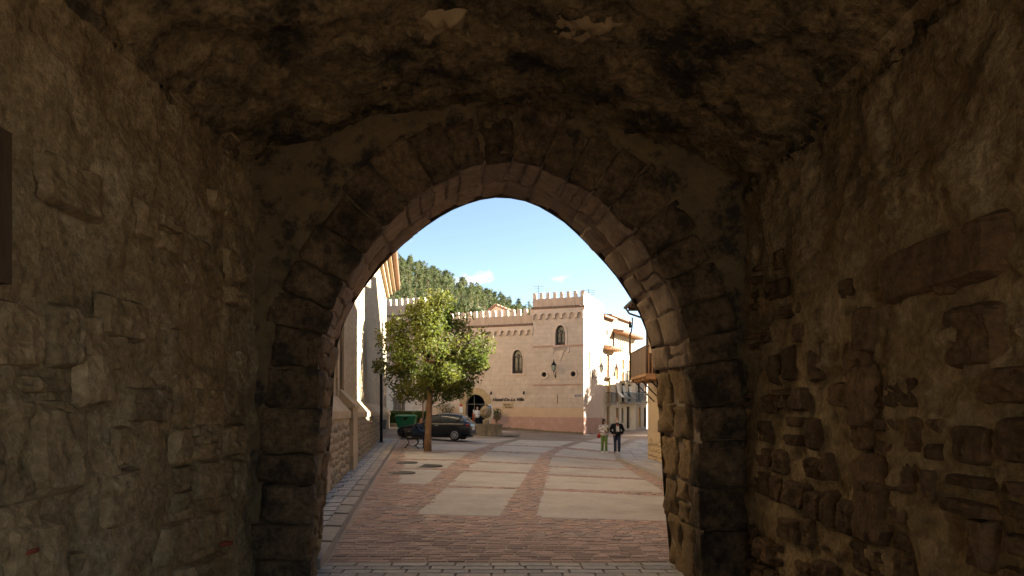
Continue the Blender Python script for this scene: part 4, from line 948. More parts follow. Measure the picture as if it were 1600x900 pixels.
R1b = frame((9.5, 29.4, 0), (0, -1, 0), (-1, 0, 0)); plain_house(R1b, 1.6, 7.2, 12.0, 'tall tan house rising behind the balcony house roof', 'right_render')
R3 = frame((19.5, 60.5, 0), (.35, .937, 0), (-.937, .35, 0)); plain_house(R3, 0, 14, 9.6, 'cream house further along the street opposite the iron balconies', 'cream_wall')
# ------------------------------------------------------------------ trees
def leaf(mb, p, s, q):
    n = Vector((q.gauss(0, 1), q.gauss(0, 1), q.gauss(0, 1)+.5)).normalized(); a = n.orthogonal().normalized(); b = n.cross(a)
    t = q.uniform(0, 6.28); a, b = a*math.cos(t)+b*math.sin(t), b*math.cos(t)-a*math.sin(t)
    mb.v += [p-a*s, p+b*s*.42+n*s*.12, p+a*s, p-b*s*.42+n*s*.12]; i = len(mb.v)-4; mb.f.append((i, i+1, i+2, i+3))
def limb_tree(name, base, label, H, trunk_r, fork, cz, rx, rz, nleaf, ls, mleaf, seed, group=None, cx=(0, 0), shape=1.0, lean=(0, 0), blobs=70):
    q = random.Random(seed); base = Vector(base); e = empty(name, base, label, 'tree', group)
    tr = MB(); top = base+Vector((lean[0], lean[1], fork))
    path = [base+Vector((0, 0, -.1)), base+Vector((lean[0]*.2, lean[1]*.2, fork*.3)), base+Vector((lean[0]*.6, lean[1]*.6, fork*.7)), top]
    tr.tube(path, [trunk_r*1.25, trunk_r*.98, trunk_r*.9, trunk_r*.85], 12)
    cc = base+Vector((cx[0], cx[1], cz)); clumps = []
    for k in range(blobs):
        d = Vector((q.gauss(0, 1), q.gauss(0, 1), q.gauss(0, 1))).normalized(); r = q.uniform(.25, 1)**.5
        z = d.z*r; w = (1-max(0, z)*shape*.55) if z > 0 else 1+z*.1
        clumps.append((cc+Vector((d.x*r*rx*w, d.y*r*rx*w, z*rz)), q.uniform(.16, .30)*rx))
    lim = MB()
    for k in range(11):
        c = clumps[q.randrange(len(clumps))][0]; mid = top.lerp(c, .5)+Vector((q.uniform(-.15, .15), q.uniform(-.15, .15), .1)); r0 = trunk_r*q.uniform(.35, .55)
        lim.tube([top-Vector((0, 0, .12)), top.lerp(mid, .5), mid, c], [r0, r0*.7, r0*.45, r0*.12], 6)
        for j in range(3):
            c2 = clumps[q.randrange(len(clumps))][0]
            if (c2-mid).length < rx: lim.tube([mid, mid.lerp(c2, .5)+Vector((0, 0, .05)), c2], [r0*.4, r0*.22, r0*.06], 5)
    cr_ = MB()
    for k in range(nleaf):
        c, r = clumps[q.randrange(len(clumps))]
        d = Vector((q.gauss(0, 1), q.gauss(0, 1), q.gauss(0, .8))).normalized()*r*q.uniform(.3, 1.0)**.6
        leaf(cr_, c+d, ls*q.uniform(.7, 1.3), q)
    t_ = tr.build('trunk', 'bark', e, smooth=True); lim.build('limbs', 'bark', t_, smooth=True); cr_.build('crown', mleaf, e, fix=False)
    return e
tree = limb_tree('plaza_tree', TREE, 'round yellow green broadleaf tree with straight bare trunk beside the bench', 6.4, .135, 2.6, 4.15, 2.28, 2.36, 21000, .078, 'leaf_tree', 5, cx=(.22, 0), shape=1.0, lean=(.12, 0), blobs=95)
mb = MB(); mb.lathe((TREE.x, TREE.y, G(TREE.x, TREE.y)), [(.75, .004), (.75, .014), (.2, .016)], 18); tag(mb.build('tree_pit', 'mortar', tree))
sp = at(661, 676); limb_tree('small_tree', (-6.2, 47.5, G(-6.2, 47.5)), 'slim young tree with small dark crown before the hotel wall', 3.4, .06, 1.9, 2.7, .85, .7, 1500, .07, 'leaf_dark', 11, blobs=22)
limb_tree('street_tree', (16.5, 57.6, .3), 'large leafy tree across the street from the hotel side wall', 11, .25, 3.6, 6.6, 3.4, 3.2, 9000, .13, 'leaf_tree', 17, blobs=60)
# ------------------------------------------------------------------ wooded hill
def hill(x, y):
    ridge = interp(x, (-260, -120, -54, -30, 9, 40, 120, 300), (95, 88, 69, 58, 42, 30, 16, 6)); s = max(0, min(1, (y-105)/205)); s = s*s*(3-2*s)*.35+s*.65
    b = max(0, min(1, (y-330)/250))
    return ridge*s*(1-.5*b)+noise.noise(Vector((x*.03, y*.03, 0)))*3.5*s-1.5*(1-s)
hs = sheet('hill', [-300+i*10 for i in range(61)], [95+i*8 for i in range(60)], hill, 'hill_soil'); tag(hs, 'steep wooded hillside behind the hotel', 'hill')
variants = []
for v in range(5):
    q = random.Random(40+v); H = 9.0; crn = MB(); tk = MB(); tk.tube([(0, 0, -1), (.1, 0, H*.5), (0, .1, H*.93)], [.2, .13, .03], 6)
    wide = (.22, .27, .31, .25, .34)[v]
    for k in range(46):
        t = q.uniform(.14, 1); rr = H*wide*(1-t)**.65*q.uniform(.45, 1)+.15; a = q.uniform(0, 6.28); c = Vector((rr*math.cos(a), rr*math.sin(a), H*t+q.uniform(-.3, .3)))
        if k % 3 == 0: tk.tube([(0, 0, H*t-.4), c], [.06, .02], 4)
        for j in range(24):
            d = Vector((q.gauss(0, 1), q.gauss(0, 1), q.gauss(0, .6))).normalized()*q.uniform(.15, .85); leaf(crn, c+d, q.uniform(.16, .32), q)
    variants.append((tk, crn))
protos = []
q = random.Random(99); spots = []
tries = 0
while len(spots) < 290 and tries < 60000:
    tries += 1; y = q.uniform(125, 318); k = q.uniform(-.225, .06); x = k*y
    z = hill(x, y)
    py = 645-(z+8-CAM_Z)/y*1066.67; px = 800+1066.67*x/y
    if py > 505 or (px > 830 and py > 462): continue
    md = 3.2 if y > 290 else 4.2
    if any((x-a)**2+(y-b)**2 < md*md for a, b, _ in spots): continue
    spots.append((x, y, z))
spots.sort(key=lambda s: s[1])
def where(x, y):
    return 'pine on the wooded hillside, along its skyline' if y > 292 else ('pine on the middle of the wooded hillside' if y > 225 else 'pine low on the wooded hillside behind the hotel roofs')
for i, (x, y, z) in enumerate(spots):
    v = i % 5; s = q.uniform(.62, 1.08)
    if v == len(protos):
        e = empty('pine_tree', (x, y, z-.3)); tk, crn = variants[v]; tk.build('trunk', 'bark', e, world=False); crn.build('crown', 'leaf_pine', e, world=False, fix=False); protos.append(e)
    else:
        e = copy_tree(protos[v]); e.location = (x, y, z-.3)
    e.scale = (s*q.uniform(.9, 1.2), s*q.uniform(.9, 1.2), s); e.rotation_euler = (0, 0, q.uniform(0, 6.28)); tag(e, where(x, y), 'tree', 'pines on the hillside')

# ------------------------------------------------------------------ hedge, statue, green container, plants
e = empty('hedge', (-8, 49.5, .5), 'clipped green hedge growing above the low wall', 'hedge'); q = random.Random(3)
mb = MB(); hx0, hx1, hy = -10.4, -5.9, 49.6
for k in range(7000):
    p = Vector((q.uniform(hx0, hx1), hy+q.uniform(-.45, .45), 1.0+q.uniform(0, .82)))
    if q.random() < .8:
        f = q.randrange(3)
        if f == 0: p.y = hy-.45+q.gauss(0, .03)
        elif f == 1: p.z = 1.82+q.gauss(0, .03)
    leaf(mb, p, q.uniform(.035, .07), q)
mb.build('foliage', 'leaf_hedge', e, fix=False)
MB().box(hx0+.05, hx1-.05, hy-.38, hy+.38, 1.0, 1.75).build('branches', 'leaf_hedge', e)
e = empty('low_wall', (-8, 49.2, .4), 'low tan stone wall in front of the hedge', 'wall')
x = hx0
while x < hx1:
    w = U(.6, .9); MB().box(x+.005, min(x+w, hx1+.1)-.005, hy-.55, hy+.55, .3, .93).build('wall_block', 'church_ashlar', e); x += w
MB().box(hx0-.02, hx1+.13, hy-.6, hy+.6, .93, 1.0).build('coping', 'church_ashlar', e)
e = empty('waste_container', (-6.9, 44.6, G(-6.9, 44.6)), 'green plastic waste container with dark lid emblem behind the car', 'waste container')
bx, by, bz = -6.9, 44.6, G(-6.9, 44.6)
rg = lambda w, d, z: [Vector((bx+sx*w/2, by+sy*d/2, bz+z*.74)) for sx, sy in ((-1, -1), (1, -1), (1, 1), (-1, 1))]
MB().loft([rg(1.0, .75, .18), rg(1.25, 1.0, 1.2), rg(1.32, 1.06, 1.22), rg(1.32, 1.06, 1.28)]).build('body', 'bin_green', e)
MB().loft([rg(1.34, 1.1, 1.285), rg(1.3, 1.04, 1.36), rg(1.0, .5, 1.44)]).build('lid', 'bin_green', e)
MB().add([(bx-.18, by-.53, bz+.89), (bx+.22, by-.53, bz+.89), (bx+.02, by-.5, bz+.66), (bx-.18, by-.5, bz+.89), (bx+.22, by-.5, bz+.89), (bx+.02, by-.45, bz+.66)], [(0, 1, 2), (3, 5, 4), (0, 1, 4, 3), (1, 2, 5, 4), (2, 0, 3, 5)]).build('emblem', 'car_black', e)
for sx in (-.4, .4):
    for sy in (-.3, .3): MB().tube([(bx+sx-.03, by+sy, bz+.08), (bx+sx+.03, by+sy, bz+.08)], .08, 10).build('wheel', 'rubber', e)
MB().tube([(bx-.72, by-.3, bz+.85), (bx-.72, by+.3, bz+.85)], .03, 6).build('handle', 'iron_grey', e)
def bush(name, base, label, r, h, n, pot=True, seed=1, group=None):
    base = Vector(base); e = empty(name, base, label, 'plant', group); q = random.Random(seed); mb = MB()
    z0_ = .4 if pot else 0
    if pot: MB().lathe(base, [(.16, 0), (.24, .38), (.27, .4), (.22, .42), (.02, .38)], 14).build('pot', 'roof_tile', e)
    st = MB()
    for k in range(8): a = q.uniform(0, 6.28); st.tube([base+Vector((0, 0, z0_)), base+Vector((r*.5*math.cos(a), r*.5*math.sin(a), z0_+h*.5)), base+Vector((r*math.cos(a), r*math.sin(a), z0_+h*.85))], [.02, .015, .005], 4)
    st.build('stems', 'bark', e)
    for k in range(n):
        d = Vector((q.gauss(0, 1), q.gauss(0, 1), q.gauss(0, 1))).normalized()*q.uniform(.3, 1); leaf(mb, base+Vector((d.x*r, d.y*r, z0_+h*.55+d.z*h*.45)), q.uniform(.04, .08), q)
    mb.build('foliage', 'leaf_dark', e, fix=False)
pp = HW(6.85, 0, .75); bush('potted_shrub', (pp.x, pp.y, G(pp.x, pp.y)), 'potted shrub standing right of the hotel doorway', .5, 1.35, 500, True, 2)
pp = HW(11.2, 0, .7); bush('potted_shrub', (pp.x, pp.y, G(pp.x, pp.y)), 'low shrub by the hotel wall left of the doorway', .75, 1.6, 500, True, 5)
# ------------------------------------------------------------------ fountain
fp = Vector((-1.75, 44.6, G(-1.75, 44.6))); e = empty('stone_fountain', fp, 'old stone basin fountain with round carved head and white spout', 'fountain')
for k in range(8):
    a0, a1 = 2*math.pi*k/8+.39, 2*math.pi*(k+1)/8+.39; r0, r1 = 1.18, .95; p0, p1 = [Vector((math.cos(a)*1.0, math.sin(a)*.85, 0)) for a in (a0, a1)]
    mb = MB(); mb.loft([[fp+p0*r1+Vector((0, 0, z)), fp+p0*r0+Vector((0, 0, z)), fp+p1*r0+Vector((0, 0, z)), fp+p1*r1+Vector((0, 0, z))] for z in (-.1, .62)]); b_ = mb.build('basin_panel', 'fountain_stone', e)
    mb = MB(); mb.loft([[fp+p0*(r1-.04)+Vector((0, 0, z)), fp+p0*(r0+.05)+Vector((0, 0, z)), fp+p1*(r0+.05)+Vector((0, 0, z)), fp+p1*(r1-.04)+Vector((0, 0, z))] for z in (.622, .72)]); mb.build('rim', 'fountain_stone', b_)
mb = MB(); mb.lathe(fp, [(.93, .4), (.92, .42), (.02, .42)], 8); mb.build('water', 'glass_dark', e)
mb = MB(); mb.lathe(fp+Vector((1.3, -.1, 0)), [(1.0, -.05), (1.0, .06), (.02, .07)], 12); mb.v = [Vector((p.x, fp.y+(p.y-fp.y)*.6, p.z)) for p in mb.v]; mb.build('step', 'kerb_stone', e)
mb = MB(); c = fp+Vector((.05, 0, 0)); mb.lathe(c, [(.24, .1), (.2, .7), (.22, .95), (.18, 1.0)], 10); mb.build('pedestal', 'fountain_stone', e, smooth=True)
mb = MB(); mb.ellip(c+Vector((-.02, 0, 1.5)), (.37, .24, .42), 18, 12); mb.ellip(c+Vector((-.03, -.2, 1.38)), (.1, .14, .18), 10, 8); mb.ellip(c+Vector((-.15, -.17, 1.6)), (.08, .1, .08), 8, 6); mb.ellip(c+Vector((.12, -.17, 1.6)), (.08, .1, .08), 8, 6); mb.tube([c+Vector((0, 0, 1.8)), c+Vector((0, 0, 2.1))], [.12, .04], 8)
o = mb.build('carved_head', 'fountain_stone', e, smooth=True)
mb = MB(); mb.tube([c+Vector((.24+.2*math.cos(t), -.02, 1.48+.5*math.sin(t))) for t in [math.pi*(.62-k*.11) for k in range(11)]]+[c+Vector((.24, -.02, .75))], .045, 7); mb.build('spout_pipe', 'white_paint', e, smooth=True)

# ------------------------------------------------------------------ people
def ring(c, rx, ry, n=14): return [Vector((c[0]+rx*math.cos(2*math.pi*k/n), c[1]+ry*math.sin(2*math.pi*k/n), c[2])) for k in range(n)]
def capsule(mb, pts, rad, n=10):
    """limb: tapered tube with rounded ends"""
    pts = [Vector(p) for p in pts]
    d0 = (pts[0]-pts[1]).normalized()*rad[0]*.7; d1 = (pts[-1]-pts[-2]).normalized()*rad[-1]*.7
    mb.tube([pts[0]+d0]+pts+[pts[-1]+d1], [rad[0]*.5]+list(rad)+[rad[-1]*.5], n)
def hand(mb, w, d, side):
    """palm and five bent fingers hanging from wrist w along direction d"""
    w = Vector(w); d = Vector(d).normalized(); s = Vector((0, 1, 0)).cross(d)
    s = s.normalized() if s.length > .1 else Vector((1, 0, 0)); b = d.cross(s)
    capsule(mb, [w, w+d*.045, w+d*.085], [.025, .034, .032], 8)
    for k, (o, l) in enumerate(((-.027, .062), (-.009, .072), (.009, .068), (.026, .052))):
        r0 = w+d*.08+b*o; capsule(mb, [r0, r0+d*l*.55+s*.008*side, r0+d*l*.9+s*.03*side], [.0095, .009, .0075], 6)
    r0 = w+d*.03-b*.03; capsule(mb, [r0, r0-b*.025+d*.035, r0-b*.02+d*.065+s*.012*side], [.011, .010, .008], 6)
def person(name, loc, rz, label, H, J, clothes, hair, female=False, turn=0.0, extras=None, cat='person'):
    """J: joint positions in a 1.72 m body facing -y"""
    e = empty(name, loc, label, cat, None, rz); e.scale = (H/1.72,)*3
    def torso(mb, k):
        hp, ch_, sh, nk = [Vector(J[i]) for i in ('hip', 'chest', 'shoulder', 'neck')]
        w = .93 if female else 1.0
        secs = [(hp+Vector((0, 0, -.06)), .155, .115), (hp+Vector((0, 0, .04)), .165, .12), (hp.lerp(ch_, .5), (.125 if female else .15)*1.0, .105), (ch_, .165*w, .125), (sh+Vector((0, 0, -.05)), .175*w, .11), (sh+Vector((0, 0, .02)), .12*w, .085), (nk, .055, .058)]
        mb.loft([ring(c, rx+k, ry+k) for c, rx, ry in secs])
    body = MB(); torso(body, 0)
    capsule(body, [J['neck'], Vector(J['head'])+Vector((0, .01, -.06))], [.055, .052])
    hd = Vector(J['head']); T = Matrix.Translation(hd) @ Matrix.Rotation(turn, 4, 'Z')
    h = MB(); h.ellip((0, .005, .03), (.075, .095, .105), 16, 12); h.ellip((0, -.03, -.055), (.056, .06, .06), 12, 8); h.tube([(0, -.088, .02), (0, -.112, -.018), (0, -.09, -.026)], [.008, .016, .012], 6)
    for s in (-1, 1): h.ellip((s*.077, .01, 0), (.012, .022, .033), 8, 6); h.ellip((s*.031, -.083, .022), (.015, .01, .009), 8, 6)
    h.ellip((0, -.088, -.058), (.024, .01, .009), 8, 6)
    body.add([T @ p for p in h.v], h.f)
    for s in ('L', 'R'):
        capsule(body, [J['sh'+s], J['el'+s], J['wr'+s]], [.052, .040, .028]); hand(body, J['wr'+s], Vector(J['wr'+s])-Vector(J['el'+s]), 1 if s == 'L' else -1)
        capsule(body, [J['hp'+s], J['kn'+s], J['an'+s]], [.085, .056, .040]); a = Vector(J['an'+s]); fd = Vector(J.get('toe'+s, (0, -1, 0))).normalized()
        capsule(body, [a+Vector((0, 0, -.03))-fd*.03, a+fd*.08+Vector((0, 0, -.05)), a+fd*.16+Vector((0, 0, -.06))], [.04, .036, .028])
    o = body.build('body', 'skin', e, world=False); remesh(o, .0095, 2)
    eyes = MB()
    for s in (-1, 1): eyes.ellip((s*.031, -.094, .022), (.009, .005, .006), 8, 6)
    eyes.v = [T @ p for p in eyes.v]; eyes.build('eyes', 'hair_dark', o, world=False)
    hr = MB()
    if hair == 'long': hr.ellip((0, .025, .045), (.092, .105, .108), 14, 10); hr.ellip((0, .06, -.06), (.085, .06, .14), 12, 8); hr.ellip((.06, .03, -.06), (.035, .05, .11), 8, 6); hr.ellip((-.06, .03, -.06), (.035, .05, .11), 8, 6)
    else: hr.ellip((0, .028, .048), (.082, .092, .098), 14, 10); hr.ellip((0, .055, -.01), (.078, .058, .08), 12, 8)
    hr.v = [T @ p for p in hr.v]; ho = hr.build('hair', 'hair_dark' if hair == 'long' else hair, e, world=False); remesh(ho, .012, 2)
    for kind, m in clothes:
        c = MB()
        if kind == 'trousers':
            hp = Vector(J['hip']); c.loft([ring(hp+Vector((0, 0, -.08)), .15, .118), ring(hp+Vector((0, 0, .0)), .18, .135), ring(hp+Vector((0, 0, .08)), .165, .125)])
            for s in ('L', 'R'): kn = Vector(J['kn'+s]); an_ = Vector(J['an'+s]); capsule(c, [Vector(J['hp'+s]), kn, an_.lerp(kn, .04)], [.105, .075, .066 if not female else .07])
        elif kind in ('jacket', 'shirt', 'tee'):
            k = {'jacket': .035, 'shirt': .018, 'tee': .014}[kind]; torso(c, k); hp = Vector(J['hip'])
            if kind != 'tee': c.loft([ring(hp+Vector((0, 0, -.07)), .17+k*.6, .125+k*.6), ring(hp+Vector((0, 0, .12)), .16+k*.6, .12+k*.6)])
            for s in ('L', 'R'):
                el, wr, sh = Vector(J['el'+s]), Vector(J['wr'+s]), Vector(J['sh'+s])
                capsule(c, [sh, el, el.lerp(wr, .88)] if kind != 'tee' else [sh, sh.lerp(el, .75)], [.062+k, .05+k*.8, .038+k*.7] if kind != 'tee' else [.07, .062])
            c.v = [p if p.z < Vector(J['neck']).z-.005 else Vector((p.x, p.y, Vector(J['neck']).z-.005)) for p in c.v]
        elif kind == 'shoes':
            for s in ('L', 'R'):
                a = Vector(J['an'+s]); fd = Vector(J.get('toe'+s, (0, -1, 0))).normalized(); capsule(c, [a+Vector((0, 0, -.035))-fd*.05, a+fd*.09+Vector((0, 0, -.05)), a+fd*.19+Vector((0, 0, -.06))], [.05, .046, .036])
            c.v = [Vector((p.x, p.y, max(p.z, min(J['anL'][2], J['anR'][2])-.085))) for p in c.v]
        co = c.build(kind, m, e, world=False); remesh(co, .013, 3)
    if extras: extras(e, J, T)
    return e
ST = dict(hip=(0, 0, .93), chest=(0, -.005, 1.22), shoulder=(0, 0, 1.40), neck=(0, 0, 1.475), head=(0, -.015, 1.60), shL=(.19, 0, 1.38), shR=(-.19, 0, 1.38), elL=(.27, .03, 1.12), elR=(-.27, .03, 1.12), wrL=(.24, -.06, .90), wrR=(-.24, -.06, .90),
          hpL=(.085, 0, .90), hpR=(-.085, 0, .90), knL=(.095, -.02, .49), knR=(-.095, -.02, .49), anL=(.10, 0, .085), anR=(-.10, 0, .085))
def woman_x(e, J, T):
    b = MB(); b.ellip((-.27, .02, .86), (.10, .05, .11), 12, 8); b.build('handbag', 'cloth_red', e, world=False, smooth=True); s = MB(); s.tube([(-.27, .02, .95), (-.2, .1, 1.2), (-.1, .09, 1.43), (-.05, -.05, 1.45), (-.15, -.13, 1.2), (-.27, 0, .95)], .008, 5); s.build('bag_strap', 'cloth_red', e, world=False)
    g = MB(); g.ellip((0, -.088, .024), (.066, .02, .022), 10, 6); g.v = [T @ p for p in g.v]; g.build('sunglasses', 'car_black', e, world=False)
    k = MB(); k.ellip((.16, -.15, 1.2), (.07, .06, .13), 10, 8); k.build('folded_jacket', 'gold_cloth', e, world=False, smooth=True)
mat('gold_cloth', (.22, .17, .03), None, 6, .9)
JW = dict(ST); JW.update(elL=(.26, .0, 1.13), wrL=(.05, -.2, 1.12), elR=(-.26, .0, 1.13), wrR=(-.02, -.19, 1.06), anL=(.09, -.06, .085), knL=(.09, -.06, .49), anR=(-.085, .08, .085))
pw = at(944, 707.5); person('person', pw, .08, 'woman in floral blouse and green trousers with folded arms', 1.66, JW, [('trousers', 'cloth_green'), ('shirt', 'cloth_floral'), ('shoes', 'cloth_white')], 'long', True, .75, woman_x)
def man_x(e, J, T):
    k = MB(); k.ellip((0, -.086, -.035), (.058, .034, .045), 12, 8); k.v = [T @ p for p in k.v]; k.build('face_mask', 'cloth_white', e, world=False, smooth=True)
    t = MB(); t.loft([[Vector((x*w, y, z)) for x, y in ((-.07, -.165), (.07, -.165), (.07, -.14), (-.07, -.14))] for z, w in ((1.03, 1.1), (1.25, 1.05), (1.40, .8))]); t.build('tee_front', 'cloth_white', e, world=False)
    t = MB(); t.loft([[Vector((x, y-.004, z)) for x, y in ((-.05, -.166), (.05, -.166), (.05, -.13), (-.05, -.13))] for z in (1.33, 1.42)]); t.build('scarf', 'cloth_red', e, world=False)
    c = MB(); c.box(-.075, .075, -.24, -.16, .95, 1.05); c.tube([(0, -.24, 1.0), (0, -.33, 1.0)], [.045, .042], 12); c.box(-.03, .03, -.22, -.17, 1.05, 1.08); c.build('camera', 'car_black', e, world=False)
    s = MB(); s.tube([(.07, -.2, 1.03), (.1, -.17, 1.25), (.06, -.05, 1.47), (0, .07, 1.49), (-.06, -.05, 1.47), (-.1, -.17, 1.25), (-.07, -.2, 1.03)], .01, 5); s.build('camera_strap', 'car_black', e, world=False)
JM = dict(ST); JM.update(elL=(.33, .05, 1.13), wrL=(.19, -.13, .95), elR=(-.33, .05, 1.13), wrR=(-.19, -.13, .95), knL=(.10, -.03, .49), anL=(.11, .03, .085), anR=(-.10, -.08, .085), knR=(-.10, -.07, .49))
pm = at(964, 708.5); person('person', pm, .05, 'man in black jacket and jeans wearing a white face mask', 1.76, JM, [('trousers', 'cloth_jeans'), ('jacket', 'cloth_black'), ('shoes', 'cloth_black')], 'hair_grey', False, .1, man_x)
JD = dict(ST); JD.update(elL=(.26, .08, 1.13), wrL=(.12, .1, .95), elR=(-.29, .0, 1.12), wrR=(-.2, -.12, .93))
pd = HW(8.75, .46, .05); person('person', (pd.x, pd.y, .46), .1, 'man in white shirt and black trousers standing in hotel doorway', 1.76, JD, [('trousers', 'cloth_black'), ('tee', 'cloth_white'), ('shoes', 'cloth_black')], 'hair_grey', False, -.2)
# bench and the man sitting on it, facing the tree
bp = at(651, 700); bn = empty('park_bench', bp, 'slatted bench with curled cast iron legs behind the tree', 'bench', None, R(78))
for s in (-.62, .62):
    f = MB()
    f.tube([(s, -.22, .42), (s, -.30, .25), (s, -.2, .12), (s, -.32, 0)], .022, 6); f.tube([(s, .2, .42), (s, .12, .25), (s, .24, .1), (s, .36, 0)], .022, 6); f.tube([(s, -.26, .2), (s, 0, .1), (s, .22, .2)], .018, 6)
    f.tube([(s, -.28, .42), (s, .2, .40), (s, .34, .85)], .022, 6); f.tube([(s, -.26, .42), (s, -.3, .6), (s, -.1, .66), (s, .26, .63)], .02, 6); f.build('iron_frame', 'iron_black', bn, world=False, smooth=True)
for k in range(5): MB().box(-.75, .75, -.27+k*.1, -.19+k*.1, .435, .465).build('seat_slat', 'old_wood', bn, world=False)
for k in range(3): MB().box(-.75, .75, .2+k*.045, .225+k*.045, .53+k*.12, .62+k*.12).build('back_slat', 'old_wood', bn, world=False)
JB = dict(hip=(0, .08, .56), chest=(0, .02, .84), shoulder=(0, -.06, 1.0), neck=(0, -.10, 1.07), head=(0, -.17, 1.17), shL=(.19, -.06, .99), shR=(-.19, -.06, .99), elL=(.25, -.22, .76), elR=(-.25, -.22, .76), wrL=(.08, -.42, .66), wrR=(-.08, -.42, .66),
          hpL=(.09, .06, .555), hpR=(-.09, .06, .555), knL=(.12, -.38, .56), knR=(-.12, -.38, .56), anL=(.11, -.36, .09), anR=(-.12, -.40, .09))
person('person', bp, R(78), 'man in blue denim jacket sitting on bench behind the tree', 1.74, JB, [('trousers', 'cloth_jeans'), ('jacket', 'cloth_navy'), ('shoes', 'cloth_black')], 'hair_dark', False, 0)
# statue: two striding bronze figures back to back on a plinth
sp_ = Vector((-8.55, 51.6, 0)); e = empty('bronze_statue', (sp_.x, sp_.y, .4), 'weathered bronze statue of standing figures behind the hedge', 'statue')
MB().box(sp_.x-.7, sp_.x+.7, sp_.y-.4, sp_.y+.4, .3, 1.75).build('plinth', 'church_ashlar', e)
for k, (dx, fl, sc) in enumerate(((-.3, -1, 1), (.32, 1, 1))):
    m = MB()
    m.loft([ring((0, 0, z), r, r*.75, 10) for z, r in ((.62, .13), (.8, .16), (1.05, .17), (1.2, .15), (1.27, .06))])
    capsule(m, [(0, 0, 1.25), (0, 0, 1.34)], [.05, .05]); m.ellip((.02*fl, 0, 1.42), (.085, .095, .11), 10, 8)
    capsule(m, [(0, .05, .68), (.08*fl, .04, .35), (.14*fl, 0, .04)], [.1, .075, .05]); capsule(m, [(0, -.05, .68), (-.03*fl, -.04, .35), (-.07*fl, 0, .04)], [.1, .075, .05])
    capsule(m, [(0, .15, 1.18), (.2*fl, .2, 1.12), (.34*fl, .1, 1.3)], [.06, .05, .04]); capsule(m, [(0, -.15, 1.18), (.14*fl, -.2, .98), (.26*fl, -.12, .9)], [.06, .05, .04]); m.ellip((.4*fl, .08, 1.38), (.08, .06, .07), 8, 6)
    m.v = [Vector((sp_.x+dx+p.x*sc, sp_.y+p.y*sc, 1.74+p.z*sc)) for p in m.v]; o = m.build('figure', 'bronze', e); remesh(o, .02, 2)
m = MB(); m.tube([(sp_.x, sp_.y, 1.74), (sp_.x-.02, sp_.y, 2.5), (sp_.x+.02, sp_.y, 3.15)], [.22, .18, .12], 9); o = m.build('pillar', 'bronze', e)

# ------------------------------------------------------------------ the car: dark three-door hatchback
cp = at(680, 688.5); car = empty('parked_car', (cp.x, cp.y+.75, G(cp.x, cp.y+.75)), 'black three door hatchback parked behind the tree', 'car', None, math.atan2(.2, -.98))
# local x forward, y left side, z up; length 4.17, width 1.73
def sect(x, zb, zbelt, hw, k=1.0):
    return [(x, -hw*.80, zb), (x, -hw*.96, zb+.10), (x, -hw, lerp(zb, zbelt, .55)), (x, -hw*.985, lerp(zb, zbelt, .82)), (x, -hw*.93*k, zbelt), (x, -hw*.5*k, zbelt+.02), (x, 0, zbelt+.03), (x, hw*.5*k, zbelt+.02), (x, hw*.93*k, zbelt), (x, hw*.985, lerp(zb, zbelt, .82)), (x, hw, lerp(zb, zbelt, .55)), (x, hw*.96, zb+.10), (x, hw*.80, zb)]
stn = [(2.08, .32, .50, .50), (2.05, .24, .60, .66), (1.95, .2, .67, .76), (1.75, .19, .73, .82), (1.3, .19, .82, .855), (.9, .19, .89, .865), (.3, .19, .92, .865), (-.5, .19, .94, .865), (-1.2, .19, .97, .86), (-1.7, .22, 1.0, .83), (-1.95, .3, .99, .78), (-2.05, .36, .92, .72), (-2.08, .45, .8, .66)]
m = MB(); m.loft([[Vector(p) for p in sect(*s)] for s in stn]); bd = m.build('body', 'car_paint', car, world=False, smooth=True)
def gh(x, zt, hw, zb=.93): return [Vector((x, -hw*1.18, zb)), Vector((x, -hw*1.06, lerp(zb, zt, .6))), Vector((x, -hw*.94, zt-.05)), Vector((x, -hw*.6, zt)), Vector((x, 0, zt+.015)), Vector((x, hw*.6, zt)), Vector((x, hw*.94, zt-.05)), Vector((x, hw*1.06, lerp(zb, zt, .6))), Vector((x, hw*1.18, zb))]
cab = [(.95, .92, .69), (.55, 1.17, .66), (.2, 1.36, .64), (-.2, 1.43, .635), (-.7, 1.44, .63), (-1.2, 1.41, .62), (-1.6, 1.33, .6), (-1.82, 1.15, .62), (-1.98, .97, .64)]
m = MB(); m.loft([gh(x, z, w, min(.93, z-.02)) for x, z, w in cab]); gl = m.build('windows', 'car_glass', car, world=False, smooth=True)
rf = cab[2:7]; m = MB(); up = [[p+Vector((0, 0, .012)) for p in gh(x, z, w)[2:7]] for x, z, w in rf]
m.loft([r_+[p-Vector((0, 0, .03)) for p in reversed(r_)] for r_ in up]); m.build('roof', 'car_paint', car, world=False, smooth=True)
